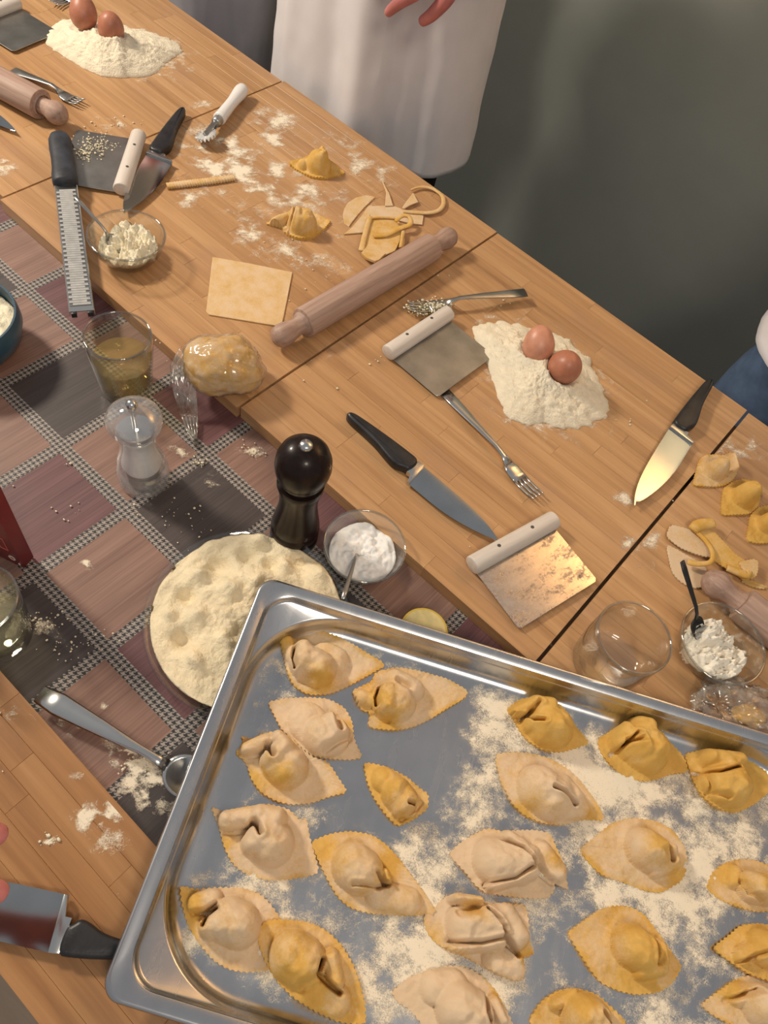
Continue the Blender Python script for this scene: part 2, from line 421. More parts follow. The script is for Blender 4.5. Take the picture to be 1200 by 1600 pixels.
def wall_material():
    m, nt, b, o = nodes('painted_wall')
    g = nt.nodes.new('ShaderNodeNewGeometry'); sp = nt.nodes.new('ShaderNodeSeparateXYZ')
    nt.links.new(g.outputs['Position'], sp.inputs[0])
    up = math_n(nt, 'GREATER_THAN', sp.outputs[2], 0.95)
    n = noise_n(nt, pos(nt, (1, 1, 1)), 3.0, 4, 0.6)
    green = ramp(nt, n, [(0.3, (0.255, 0.278, 0.250)), (0.7, (0.305, 0.325, 0.292))])
    cream = ramp(nt, n, [(0.3, (0.62, 0.46, 0.30)), (0.7, (0.70, 0.53, 0.36))])
    nt.links.new(mixc(nt, up, green, cream), b.inputs['Base Color'])
    b.inputs['Roughness'].default_value = 0.55
    bump(nt, noise_n(nt, pos(nt), 160, 3), 0.05, 0.001, b)
    return m
MAT['wall'] = wall_material()

def tray_material():
    m, nt, b, o = nodes('tray_steel')
    n = noise_n(nt, pos(nt, (9, 9, 9), 'object'), 1.0, 4, 0.6)
    n2 = noise_n(nt, pos(nt, (60, 9, 9), 'object'), 1.0, 3, 0.6)
    nt.links.new(ramp(nt, n, [(0.3, (0.50, 0.50, 0.51)), (0.7, (0.62, 0.62, 0.62))]), b.inputs['Base Color'])
    b.inputs['Metallic'].default_value = 1.0
    nt.links.new(ramp(nt, n2, [(0.3, (0.24, 0.24, 0.24)), (0.7, (0.29, 0.29, 0.29))]), b.inputs['Roughness'])
    return m
MAT['tray'] = tray_material()

def scraped_steel():                            # mottled by dried flour and wear
    m, nt, b, o = nodes('worn_scraper_steel')
    p = pos(nt, (1, 1, 1), 'object')
    n = noise_n(nt, pos(nt, (30, 60, 30), 'object'), 1.0, 6, 0.7); n2 = noise_n(nt, p, 300, 3, 0.7)
    v = math_n(nt, 'ADD', math_n(nt, 'MULTIPLY', n, 0.7), math_n(nt, 'MULTIPLY', n2, 0.3))
    nt.links.new(ramp(nt, v, [(0.36, (0.22, 0.20, 0.18)), (0.47, (0.55, 0.50, 0.45)), (0.6, (0.72, 0.66, 0.58))]), b.inputs['Base Color'])
    b.inputs['Metallic'].default_value = 1.0
    nt.links.new(ramp(nt, v, [(0.36, (0.55, 0.55, 0.55)), (0.50, (0.20, 0.20, 0.20))]), b.inputs['Roughness'])
    return m
MAT['worn_steel'] = scraped_steel()

# ================================================================== the setting
ZC = -0.022                                     # top of the tablecloth
FLOOR_Z = -0.92
def struct(o): o['kind'] = 'structure'; return o
def slab(name, x0, x1, y0, y1, z0, z1, mat):
    o = prism(name, [(x0, y0), (x1, y0), (x1, y1), (x0, y1)], z0, z1, mat, smooth=False)
    return o
struct(slab('wall_back', -4.2, 3.0, 1.78, 1.88, FLOOR_Z, 1.9, MAT['wall']))
struct(slab('floor', -4.2, 3.0, -2.0, 1.78, FLOOR_Z - 0.05, FLOOR_Z, MAT['floor']))

tb = thing('dining_table', 'long dark wooden dining table under the checked cloth and boards', 'table', (-0.5, 0.45, FLOOR_Z))
o = slab('tabletop', -1.45, 1.35, -0.56, 0.57, -ZC * 0 + 0.86, 0.895, MAT['dark_table']); o.parent = tb
for sx in (-1.35, 1.25):
    for sy in (-0.48, 0.49):
        o = prism('leg', [(sx - .035, sy - .035), (sx + .035, sy - .035), (sx + .035, sy + .035), (sx - .035, sy + .035)], 0.0, 0.86, MAT['dark_table'], tb, 0.004)
# cloth: gently rippled sheet
gx, gy = 90, 34
vs = []; fs = []
for i in range(gx + 1):
    for j in range(gy + 1):
        x = -1.9 + 2.7 * i / gx; y = -0.10 + 0.60 * j / gy
        vs.append((x, y, ZC - 0.0004 + 0.0004 * mnoise.noise(Vector((x * 9, y * 9, 0)))))
for i in range(gx):
    for j in range(gy):
        a = i * (gy + 1) + j
        fs.append((a, a + gy + 1, a + gy + 2, a + 1))
o = mk('tablecloth', vs, fs, MAT['cloth'])
tag(o, 'checked tablecloth in brown, maroon and dark grey with houndstooth bands', 'tablecloth')

# wooden boards made of glued staves; every stave a part
def stave_mesh(L, w, t, mat):
    c = 0.0003
    x, y = L / 2, w / 2
    v = [(-x, -y, -t), (x, -y, -t), (x, y, -t), (-x, y, -t), (-x, -y, -c), (x, -y, -c), (x, y, -c), (-x, y, -c),
         (-x + c, -y + c, 0), (x - c, -y + c, 0), (x - c, y - c, 0), (-x + c, y - c, 0)]
    f = [(3, 2, 1, 0), (0, 1, 5, 4), (1, 2, 6, 5), (2, 3, 7, 6), (3, 0, 4, 7), (4, 5, 9, 8), (5, 6, 10, 9), (6, 7, 11, 10), (7, 4, 8, 11), (8, 9, 10, 11)]
    me = bpy.data.meshes.new('stave'); me.from_pydata(v, [], f); me.materials.append(MAT[mat])
    return me
def board(label, x0, x1, y0, y1, rz=0.0, roww=0.0245, mat='bamboo'):
    r = thing('wooden_board', label, 'board', ((x0 + x1) / 2, (y0 + y1) / 2, 0), rz, 'glued bamboo work boards on the table')
    n = max(1, round((y1 - y0) / roww)); w = (y1 - y0) / n
    L = x1 - x0
    cache = {}
    for j in range(n):
        cuts = [0.0]
        while cuts[-1] < L - 1e-6:
            s = random.choice((0.15, 0.21, 0.27, 0.33, 0.39))
            if len(cuts) == 1: s *= random.choice((0.4, 0.7, 1.0))
            nx = cuts[-1] + s
            if L - nx < 0.09: nx = L
            cuts.append(min(nx, L))
        for a, b in zip(cuts[:-1], cuts[1:]):
            key = round(b - a, 4)
            if key not in cache: cache[key] = stave_mesh(b - a - 0.00012, w - 0.00012, 0.0215, mat)
            o = bpy.data.objects.new('stave', cache[key]); COL.objects.link(o); o.parent = r
            o.location = (-L / 2 + (a + b) / 2, -(y1 - y0) / 2 + (j + 0.5) * w, 0)
    return r
XJ = (-1.0077, -0.4832, 0.0242); YN, YF = 0.4475, 1.0355
board('bamboo board with the two dark eggs and a rolling pin', XJ[0] - 0.55, XJ[0] - 0.0015, YN + 0.004, YF - 0.002)
board('bamboo board with the square pasta sheet and long rolling pin', XJ[0] + 0.0015, XJ[1] - 0.0017, YN - 0.003, YF + 0.002)
board('bamboo board with the flour well, two lighter eggs and two scrapers', XJ[1] + 0.0017, XJ[2] - 0.0022, YN + 0.001, YF)
board('bamboo board with the empty tumbler and pasta offcuts', XJ[2] + 0.0022, XJ[2] + 0.53, YN + 0.002, YF - 0.003)
board('bamboo board with knife beside the steel tray', -0.62, 0.42, -0.131, 0.025, mat='shaded_bamboo')

# ================================================================== flour dust (too fine to count)
def dust(name, label, x0, x1, y0, y1, z, res, covfn, height=0.0, keep=0.03):
    nx = int((x1 - x0) / res); ny = int((y1 - y0) / res)
    X, Y = np.meshgrid(np.linspace(x0, x1, nx + 1), np.linspace(y0, y1, ny + 1), indexing='ij')
    P = np.c_[X.ravel(), Y.ravel()]
    cov = covfn(P)
    vs = np.c_[P, z + height * np.clip(cov - 0.35, 0, 1)]
    fs = []
    for i in range(nx):
        for j in range(ny):
            a = i * (ny + 1) + j; q = (a, a + ny + 1, a + ny + 2, a + 1)
            if max(cov[k] for k in q) > keep: fs.append(q)
    used = sorted({k for f in fs for k in f}); mp = {k: i for i, k in enumerate(used)}
    o = mk(name, [vs[k] for k in used], [tuple(mp[k] for k in f) for f in fs], MAT['dust'])
    a = o.data.attributes.new('cov', 'FLOAT', 'POINT'); a.data.foreach_set('value', [float(np.clip(cov[k], 0, 1.2)) for k in used])
    tag(o, label, 'flour', kind='stuff')
    return o
def blobs(lst, z=0.0, nscale=45, seed=3.0, namp=1.0):
    B = []
    for (px, py, rx, ry, ang, amt) in lst:        # ellipse in pixels, ang in degrees in the picture
        c = at(px, py, z); a = math.radians(ang)
        e1 = at(px + rx * math.cos(a), py + rx * math.sin(a), z) - c
        e2 = at(px - ry * math.sin(a), py + ry * math.cos(a), z) - c
        Mi = np.linalg.inv(np.array([[e1.x, e2.x], [e1.y, e2.y]]))
        B.append((np.array([c.x, c.y]), Mi, amt))
    def fn(P):
        s = np.zeros(len(P))
        for c, Mi, amt in B:
            d = (P - c) @ Mi.T
            s = np.maximum(s, amt * np.exp(-(d ** 2).sum(1) * 1.2))
        n = np.zeros(len(P)); k = s > 0.03
        if k.any(): n[k] = nz(P[k], nscale, seed, 4)
        return np.clip(s * (1 + namp * n * 1.6), 0, 1.3) * (s > 0.03)
    return fn
def bounds(lst, z, pad=1.6):
    xs, ys = [], []
    for (px, py, rx, ry, ang, amt) in lst:
        r = max(rx, ry) * pad
        for dx, dy in ((-r, 0), (r, 0), (0, -r), (0, r)):
            p = at(px + dx, py + dy, z); xs.append(p.x); ys.append(p.y)
    return min(xs), max(xs), min(ys), max(ys)
def dusting(label, lst, z, lim, nscale=45, seed=3.0, res=0.004, namp=1.0):
    x0, x1, y0, y1 = bounds(lst, z)
    x0, x1, y0, y1 = max(x0, lim[0]), min(x1, lim[1]), max(y0, lim[2]), min(y1, lim[3])
    return dust('flour_dusting', label, x0, x1, y0, y1, z, res, blobs(lst, z, nscale, seed, namp))
e = 0.004
dusting('flour smeared over the board beside the square pasta sheet', [(410, 280, 190, 80, 22, .60), (350, 240, 90, 60, 15, .66), (470, 400, 110, 40, 10, .55), (560, 250, 110, 40, 35, .52), (360, 260, 60, 45, 20, .80), (440, 190, 55, 25, 25, .72), (430, 215, 60, 20, 35, .68), (320, 250, 40, 30, 0, .7), (300, 310, 40, 25, 0, .6),
        (380, 360, 45, 35, 10, .62), (480, 400, 40, 30, 0, .55), (470, 300, 60, 40, 0, .5), (600, 230, 60, 20, 35, .4), (400, 440, 60, 30, 0, .42), (520, 360, 40, 30, 0, .5)], 0.0006,
        (XJ[0] + e, XJ[1] - e, YN, YF - e), 30, 2.0)
dusting('flour traces on the board in front of the dark eggs', [(190, 75, 130, 48, 12, .74), (250, 80, 50, 30, 0, .75), (5, 260, 30, 22, 0, .8), (180, 195, 60, 14, 10, .45), (320, 160, 40, 12, -20, .5)], 0.0006, (XJ[0] - .5, XJ[0] - e, YN + .01, YF - e), 40, 5.0)
dusting('fine flour halo around the flour well and scrapers', [(850, 590, 150, 90, 35, .70), (775, 525, 50, 40, 0, .8), (850, 650, 90, 30, 10, .7), (800, 520, 70, 40, 0, .5), (520, 555, 50, 16, -30, .35), (980, 780, 30, 20, 0, .5), (985, 845, 22, 14, -20, .8), (660, 480, 50, 14, 0, .5), (780, 870, 60, 25, 0, .3)], 0.0006,
        (XJ[1] + e, XJ[2] - e, YN + e, YF - e), 40, 8.0)
dusting('flour streaks on the board near the square filled pasta', [(1120, 690, 45, 22, 20, .72), (1170, 700, 40, 25, 10, .6), (1010, 850, 30, 18, -25, .7), (1060, 800, 30, 14, 0, .4), (1130, 1080, 60, 25, 10, .5), (1010, 880, 40, 16, 0, .4)], 0.0006,
        (XJ[2] + e, XJ[2] + .5, YN + e, YF - e), 45, 11.0)
dusting('flour patches on the board beside the knife and tray', [(155, 1275, 48, 26, -12, 1.15), (170, 1310, 40, 30, 0, .62), (75, 1315, 16, 9, 0, .8), (30, 1130, 30, 26, 0, .55), (120, 1210, 16, 10, 0, .5), (180, 1400, 14, 10, 0, .4)], 0.0006,
        (-.6, .4, -.125, .02), 60, 14.0, 0.003)
dusting('flour spilled on the tablecloth around the large spoon', [(215, 1195, 62, 24, 35, 1.15), (225, 1235, 60, 34, 40, .9), (110, 1140, 40, 16, 30, .55), (270, 1195, 26, 16, 0, .8), (165, 1105, 12, 8, 40, .6)], ZC + 0.0012,
        (-.6, .3, .032, .44), 60, 17.0, 0.003)
dusting('flour specks on the tablecloth around the two mills', [(135, 882, 14, 8, 40, .95), (395, 705, 26, 16, 0, .62), (280, 705, 30, 9, 15, .62), (70, 985, 40, 22, 30, .5), (330, 750, 30, 20, 0, .35), (310, 720, 14, 8, 0, .4)], ZC + 0.0012,
        (-1, .2, .03, .44), 70, 21.0, 0.003)

# ================================================================== steel tray
RIM = 0.040
TL = at(411, 897.6, RIM); TANG = math.radians(27.5)
U_ = Vector((math.cos(TANG), math.sin(TANG), 0)); V_ = Vector((math.sin(TANG), -math.cos(TANG), 0))
TLEN, TWID = 0.70, 0.4148
TC = TL + U_ * (TLEN / 2) + V_ * (TWID / 2); TC.z = 0.0006
tray = thing('steel_tray', 'large stainless steel tray dusted with flour and holding filled pasta', 'tray', TC, TANG)
def rrect(hx, hy, r, z, k=16):
    out = []
    for (sx, sy, a0) in ((1, 1, 0), (-1, 1, 90), (-1, -1, 180), (1, -1, 270)):
        for i in range(k + 1):
            a = math.radians(a0 + 90 * i / k)
            out.append((sx * (hx - r) + r * math.cos(a), sy * (hy - r) + r * math.sin(a), z))
    return out
def loft(name, loops, mat, parent, cap=True):
    vs = [v for l in loops for v in l]; n = len(loops[0]); fs = []
    for i in range(len(loops) - 1):
        for k in range(n):
            l = (k + 1) % n
            fs.append((i * n + k, i * n + l, (i + 1) * n + l, (i + 1) * n + k))
    if cap: fs.append(tuple((len(loops) - 1) * n + k for k in range(n)))
    o = mk(name, vs, fs, mat, parent); fix_normals(o)
    return auto_smooth(o, 50)
HX, HY = TLEN / 2, TWID / 2
zr = RIM - TC.z
WALL = [(0.0150, -.001, .028), (0.0162, -.004, .028), (0.0170, -.0075, .028), (0.0176, -.0092, .032), (0.0180, -.0112, .092), (0.0188, -.0132, .096), (0.0215, -.028, .092), (0.0232, -.0322, .090), (0.0268, -.0353, .088), (0.0315, -.0368, .086), (0.045, -.0371, .080)]
loft('pan', [rrect(HX - i, HY - i, r, zr + dz) for (i, dz, r) in WALL]
     + [rrect(HX * .5, HY * .5, .05, zr - .0372)], MAT['tray'], tray)
loft('pan_underside', [rrect(HX - .0142, HY - .0142, .030, zr - .003)] + [rrect(HX - i - .0 + .0012, HY - i + .0012, r, zr + dz - .0010) for (i, dz, r) in WALL[1:]], MAT['tray'], tray)
loft('rim', [rrect(HX - .0135, HY - .0135, .030, zr - .0035), rrect(HX - .003, HY - .003, .020, zr - .0035), rrect(HX - .0015, HY - .0015, .018, zr - .0072), rrect(HX - .0002, HY - .0002, .018, zr - .0068), rrect(HX, HY, .018, zr - .004),
             rrect(HX - .001, HY - .001, .018, zr - .0012), rrect(HX - .0022, HY - .0022, .019, zr), rrect(HX - .004, HY - .004, .020, zr - .0002), rrect(HX - .0138, HY - .0138, .030, zr - .0004), rrect(HX - .0156, HY - .0156, .030, zr - .0025)],
     MAT['tray'], tray, cap=False)
ZT = RIM - .0372 + 0.0002                      # tray floor
def tray_cov(P):
    base = 0.60 + 0.55 * nz(P, 14, 4.0, 4) + 0.40 * nz(P, 55, 9.0, 3)
    clean = [(600, 1130, 80, 60, .75), (480, 1100, 60, 60, .3), (690, 1180, 70, 60, .45), (560, 1265, 75, 45, .6), (350, 1240, 60, 50, .55), (340, 1300, 40, 60, .25), (660, 1150, 60, 40, .5), (640, 1260, 60, 40, .35), (820, 1590, 60, 40, .5), (900, 1460, 50, 60, .45), (870, 1400, 40, 40, .4),
             (1075, 1560, 30, 60, .5), (300, 1560, 60, 40, .4), (620, 1440, 60, 40, .15)]
    heavy = [(720, 1300, 90, 50, .35), (940, 1260, 130, 60, .35), (780, 1090, 120, 25, .25), (600, 1025, 70, 16, .3), (960, 1400, 90, 22, .6), (1090, 1320, 60, 60, .35), (400, 1350, 80, 60, .2), (560, 1480, 90, 80, .3), (700, 1540, 120, 60, .35), (1060, 1450, 40, 90, .4), (820, 1150, 90, 30, .25)]
    for (x, y, rx, ry, a) in clean:
        c = at(x, y, ZT); m = mpp(x, y, ZT); d = (P - np.array([c.x, c.y])); q = d @ np.array([[ROT[0, 0], ROT[0, 1]], [ROT[1, 0], ROT[1, 1]]])
        base -= a * np.exp(-((q[:, 0] / (rx * m)) ** 2 + (q[:, 1] / (ry * m * 1.1)) ** 2))
    for (x, y, rx, ry, a) in heavy:
        c = at(x, y, ZT); m = mpp(x, y, ZT); d = (P - np.array([c.x, c.y])); q = d @ np.array([[ROT[0, 0], ROT[0, 1]], [ROT[1, 0], ROT[1, 1]]])
        base += a * np.exp(-((q[:, 0] / (rx * m)) ** 2 + (q[:, 1] / (ry * m * 1.1)) ** 2))
    d = P - np.array([TC.x, TC.y]); lx = d @ np.array([U_.x, U_.y]); ly = d @ np.array([V_.x, V_.y])
    edge = np.minimum(HX - .030 - np.abs(lx), HY - .030 - np.abs(ly))
    base -= np.clip(.028 - edge, 0, .028) / .028 * .45
    base[edge < 0] = 0
    return np.clip(base, 0, 1.25)
dust('flour_layer', 'speckled flour scattered over the steel tray bottom', TC.x - .40, TC.x + .40, TC.y - .36, TC.y + .36, ZT + .0006, 0.0042, tray_cov, height=0.0022)

# ================================================================== filled pasta
def filled_pasta(label, outline, z0, bumps, slits, flour=0.6, fresh=(), group='filled pasta on the steel tray', wavy=0.0022, seed=0.0):
    pts = [at(x, y, z0) for x, y in outline]
    sm = chaikin([(p.x, p.y) for p in pts], 1, 0.18)
    n, K = 240, 50
    B, per = resample(sm, n)
    area2 = sum(B[i][0] * B[(i + 1) % n][1] - B[(i + 1) % n][0] * B[i][1] for i in range(n))
    if area2 < 0: B = B[::-1]
    t = np.roll(B, -1, 0) - np.roll(B, 1, 0); t /= np.linalg.norm(t, axis=1)[:, None]
    nrm = np.c_[t[:, 1], -t[:, 0]]
    s = np.arange(n) * per / n
    B = B + nrm * (0.0007 * np.sin(2 * math.pi * s / 0.0052))[:, None]
    BM = []
    for ib, (x0, y0, x1, y1, w, h) in enumerate(bumps):
        h *= 1.30 if ib == 0 else 1.12
        a, b = at(x0, y0, z0 + h * .28), at(x1, y1, z0 + h * .28)
        BM.append((a, b, .97 * w * mpp(x0, y0, z0 + h * .3), h))
    SL = []
    for sl in slits:
        pl, w, dep = sl[0], sl[1], sl[2]
        zz = z0 + (sl[3] if len(sl) > 3 else 0.014)
        SL.append(([at(x, y, zz) for x, y in pl], w, dep))
    c = np.array([(BM[0][0].x + BM[0][1].x) / 2, (BM[0][0].y + BM[0][1].y) / 2])
    P = [c[None, :]]
    T = [np.zeros(1)]
    for k in range(1, K + 1):
        tt = k / K
        P.append(c + (B - c) * tt); T.append(np.full(n, tt))
    P = np.vstack(P); T = np.concatenate(T)
    Hs = np.zeros(len(P))
    for (a, b, w, h) in BM:
        d = seg_dist(P, a, b) / w
        v = 1.10 * h * np.clip(1 - d ** 2, 0, 1) ** 0.58 + 0.12 * h * np.exp(-(d / 1.12) ** 6)
        Hs = (Hs ** 5 + np.clip(v / 1.16, 0, 1) ** 5) ** 0.2
    wob = nz(P, 30, seed + 1.3, 2)
    brim = 0.0026 + wavy * (0.5 + wob) * T ** 2 + 0.0008 * nz(P, 110, seed + 5, 2)
    Z = brim + Hs * (1 + 0.10 * nz(P, 60, seed + 2, 2))
    for (pl, w, dep) in SL:
        d = np.min([seg_dist(P, pl[i], pl[i + 1]) for i in range(len(pl) - 1)], axis=0)
        Z -= 1.7 * dep * np.exp(-(d / w) ** 2)
        Z += 0.0016 * np.exp(-((d - 2.4 * w) / (1.3 * w)) ** 2) * (Hs > .002)
    Z = np.maximum(Z, 0.0012)
    o_ = Vector((c[0], c[1], z0))
    vs = [(p[0] - c[0], p[1] - c[1], z) for p, z in zip(P, Z)]
    fs = []
    for k in range(n): fs.append((0, 1 + k, 1 + (k + 1) % n))
    for r in range(K - 1):
        for k in range(n):
            l = (k + 1) % n
            fs.append((1 + r * n + k, 1 + (r + 1) * n + k, 1 + (r + 1) * n + l, 1 + r * n + l))
    base = len(vs); last = 1 + (K - 1) * n
    for k in range(n): vs.append((vs[last + k][0], vs[last + k][1], 0.0))
    for k in range(n):
        l = (k + 1) % n
        fs.append((last + k, base + k, base + l, last + l))
    fs.append(tuple(reversed(range(base, base + n))))
    o = mk('filled_pasta', vs, fs, MAT['dough']); o.location = o_
    auto_smooth(o, 65)
    fr = 0.75 * np.clip((T - .86) / .14, 0, 1) * (0.35 + np.clip(nz(P, 22, seed + 8, 2) + .25, 0, 1))
    for (x, y, r) in fresh:
        a = at(x, y, z0 + .006); fr += 1.0 * np.exp(-(np.linalg.norm(P - np.array([a.x, a.y]), axis=1) / (r * mpp(x, y))) ** 2)
    fr = np.r_[fr, fr[-n:]]
    at_ = o.data.attributes.new('fresh', 'FLOAT', 'POINT'); at_.data.foreach_set('value', [float(v) for v in fr])
    o.color = (flour, flour, flour, 1)
    return tag(o, label, 'pasta', group)
A7 = lambda *p: vw(340, 960, 2.857, p)
A1 = lambda *p: vw(260, 1240, 2.727, p)
A2 = lambda *p: vw(600, 1260, 3.75, p)
A8 = lambda *p: vw(740, 1060, 2.609, p)
A3 = lambda *p: vw(820, 1260, 3.158, p)
def bp(V, x0, y0, x1, y1, w, h):
    a, b = V((x0, y0), (x1, y1)); s = {id(A7): 2.857, id(A1): 2.727, id(A2): 3.75, id(A8): 2.609, id(A3): 3.158, id(AB): 3.0, id(AR): 6.667}[id(V)]
    return (a[0], a[1], b[0], b[1], w / s, h)
def fr(V, x, y, r):
    a = V((x, y))[0]; return (a[0], a[1], r / 2.9)
AB = lambda *p: vw(380, 220, 3.0, p)
AR = lambda *p: vw(1080, 700, 6.667, p)
W_ = 0.0015
filled_pasta('floury filled pasta nearest the far left tray corner, tail pointing right',
    A7((265, 90), (285, 68), (350, 66), (440, 72), (540, 105), (640, 160), (755, 228), (690, 265), (600, 315), (500, 360), (400, 362), (335, 320), (305, 250), (285, 150)), ZT,
    [bp(A7, 400, 215, 450, 245, 85, .023), bp(A7, 380, 165, 395, 220, 48, .024), bp(A7, 480, 190, 520, 210, 70, .010), bp(A7, 310, 130, 330, 190, 35, .008)],
    [(A7((345, 150), (335, 190), (345, 240)), W_, .010), (A7((370, 290), (440, 310)), .003, .004, .006)], .72, [fr(A7, 460, 310, 60), fr(A7, 300, 105, 50)], seed=1)
filled_pasta('pale filled pasta with open fold and long right tail near the far tray wall',
    A7((595, 345), (640, 325), (690, 300), (700, 262), (800, 240), (900, 258), (1020, 290), (1118, 345), (1100, 378), (1020, 425), (940, 475), (860, 510), (780, 522), (668, 508), (680, 440), (640, 432)), ZT,
    [bp(A7, 770, 385, 800, 395, 90, .022), bp(A7, 745, 350, 745, 430, 40, .023), bp(A7, 790, 300, 870, 340, 55, .016), bp(A7, 640, 375, 680, 385, 36, .009)],
    [(A7((720, 330), (705, 370), (710, 405)), W_, .013), (A7((690, 455), (760, 470)), .003, .004, .006), (A7((800, 300), (850, 335)), .0025, .003)], .70, [fr(A7, 690, 380, 60), fr(A7, 760, 490, 60)], seed=2)
filled_pasta('floury filled pasta with triangular corners, overlapped by its left neighbour',
    A7((222, 395), (300, 380), (400, 372), (500, 382), (570, 422), (600, 480), (606, 560), (648, 642), (590, 652), (490, 648), (420, 635), (370, 600), (330, 560), (285, 520), (250, 450)), ZT,
    [bp(A7, 470, 540, 500, 540, 95, .020), bp(A7, 500, 480, 520, 520, 40, .022), bp(A7, 400, 480, 440, 520, 90, .010)],
    [(A7((535, 455), (545, 515)), .003, .008), (A7((480, 610), (590, 545)), .003, .005)], .86, [fr(A7, 585, 490, 36)], seed=3)
filled_pasta('filled pasta with a gaping dark hole at the left tray wall, lying on its neighbour',
    A7((78, 622), (115, 575), (105, 545), (150, 560), (200, 535), (270, 523), (330, 555), (370, 600), (430, 645), (490, 660), (530, 720), (582, 797), (500, 815), (420, 845), (330, 852), (260, 838), (190, 798), (150, 740), (125, 660)), ZT + .0005,
    [bp(A7, 290, 660, 310, 680, 100, .023), bp(A7, 230, 660, 290, 600, 46, .025), bp(A7, 130, 605, 215, 570, 36, .014), bp(A7, 270, 560, 310, 600, 40, .021)],
    [(A7((222, 585), (232, 610), (245, 640)), .0021, .016), (A7((110, 635), (200, 620)), W_, .006, .008)], .72, [fr(A7, 280, 735, 50), fr(A7, 150, 740, 70)], seed=4)
filled_pasta('small yellow filled pasta alone in the middle of the left half of the tray',
    A7((648, 665), (700, 668), (770, 692), (840, 728), (890, 770), (940, 805), (935, 872), (900, 897), (870, 920), (800, 950), (750, 900), (700, 830), (668, 760)), ZT,
    [bp(A7, 800, 800, 825, 830, 75, .021), bp(A7, 800, 880, 860, 880, 30, .016), bp(A7, 740, 740, 780, 770, 60, .012)],
    [(A7((845, 850), (872, 852)), W_, .010), (A7((830, 905), (885, 870), (915, 830)), .0022, .005)], .38, [fr(A7, 690, 730, 90)], seed=5)
filled_pasta('pale pointed filled pasta with dark slit, touching the golden one to its right',
    A1((188, 55), (240, 82), (330, 62), (430, 45), (520, 68), (570, 118), (597, 108), (606, 170), (625, 240), (652, 340), (580, 357), (500, 370), (420, 370), (340, 345), (280, 300), (245, 230), (222, 140)), ZT,
    [bp(A1, 430, 190, 450, 210, 100, .024), bp(A1, 370, 215, 420, 200, 55, .024), bp(A1, 260, 115, 380, 95, 45, .015), bp(A1, 400, 95, 470, 110, 50, .023)],
    [(A1((370, 125), (385, 140), (398, 175)), .0021, .015), (A1((250, 165), (330, 160), (372, 130)), W_, .007, .010)], .82, [fr(A1, 260, 200, 45)], seed=6)
filled_pasta('golden lens-shaped filled pasta left of the tray middle, tip touching a torn one',
    A1((612, 207), (690, 175), (780, 160), (870, 175), (930, 213), (990, 280), (1040, 350), (1100, 430), (1152, 512), (1050, 522), (950, 520), (850, 510), (780, 487), (730, 445), (690, 380), (650, 300)), ZT,
    [bp(A1, 800, 310, 830, 330, 100, .024), bp(A1, 900, 430, 1030, 460, 60, .010), bp(A1, 925, 340, 935, 375, 22, .015)],
    [(A1((895, 340), (912, 365), (940, 388)), .0016, .010), (A1((790, 390), (905, 400), (950, 385)), .0016, .004)], .62, [fr(A1, 940, 320, 60), fr(A1, 680, 220, 70)], seed=7)
filled_pasta('filled pasta with curled nose at the near left tray corner',
    A1((58, 392), (130, 412), (220, 400), (320, 403), (400, 428), (450, 480), (492, 542), (470, 640), (450, 752), (350, 763), (270, 752), (200, 712), (140, 640), (90, 560), (64, 460)), ZT,
    [bp(A1, 270, 540, 310, 560, 98, .025), bp(A1, 190, 570, 230, 560, 55, .024), bp(A1, 130, 470, 200, 450, 45, .014)],
    [(A1((215, 488), (175, 515), (155, 560)), .0017, .013), (A1((110, 510), (160, 505), (210, 470)), W_, .006, .010)], .74, [fr(A1, 110, 540, 60), fr(A1, 110, 440, 50)], seed=8)
filled_pasta('large golden filled pasta overlapping the corner one, dark zigzag slit',
    A1((383, 582), (430, 538), (520, 538), (610, 550), (680, 583), (740, 640), (790, 720), (820, 800), (845, 900), (850, 985), (740, 977), (640, 932), (540, 872), (470, 800), (420, 720), (395, 650)), ZT + .0022,
    [bp(A1, 540, 690, 580, 720, 108, .026), bp(A1, 700, 700, 720, 800, 40, .017), bp(A1, 600, 840, 720, 880, 70, .010)],
    [(A1((665, 705), (645, 765), (670, 790), (740, 850)), .0017, .013), (A1((580, 820), (640, 780)), .003, .004)], .36, [fr(A1, 560, 860, 90)], seed=9)
filled_pasta('pale torn filled pasta with folded flap in the tray centre',
    A2((372, 287), (430, 225), (520, 168), (600, 128), (700, 150), (800, 140), (890, 140), (970, 160), (1000, 230), (1040, 330), (1076, 492), (1040, 472), (992, 440), (990, 500), (950, 542), (850, 542), (700, 527), (580, 507), (530, 467), (480, 400)), ZT,
    [bp(A2, 640, 320, 780, 330, 130, .022), bp(A2, 620, 470, 860, 400, 38, .018), bp(A2, 720, 180, 860, 270, 40, .017), bp(A2, 920, 270, 1000, 380, 70, .012)],
    [(A2((855, 318), (880, 335), (930, 380), (1000, 440)), .0017, .013), (A2((690, 195), (800, 250), (860, 315)), W_, .006), (A2((600, 455), (760, 420), (860, 350)), W_, .005)], .95, [fr(A2, 990, 300, 60)], seed=10)
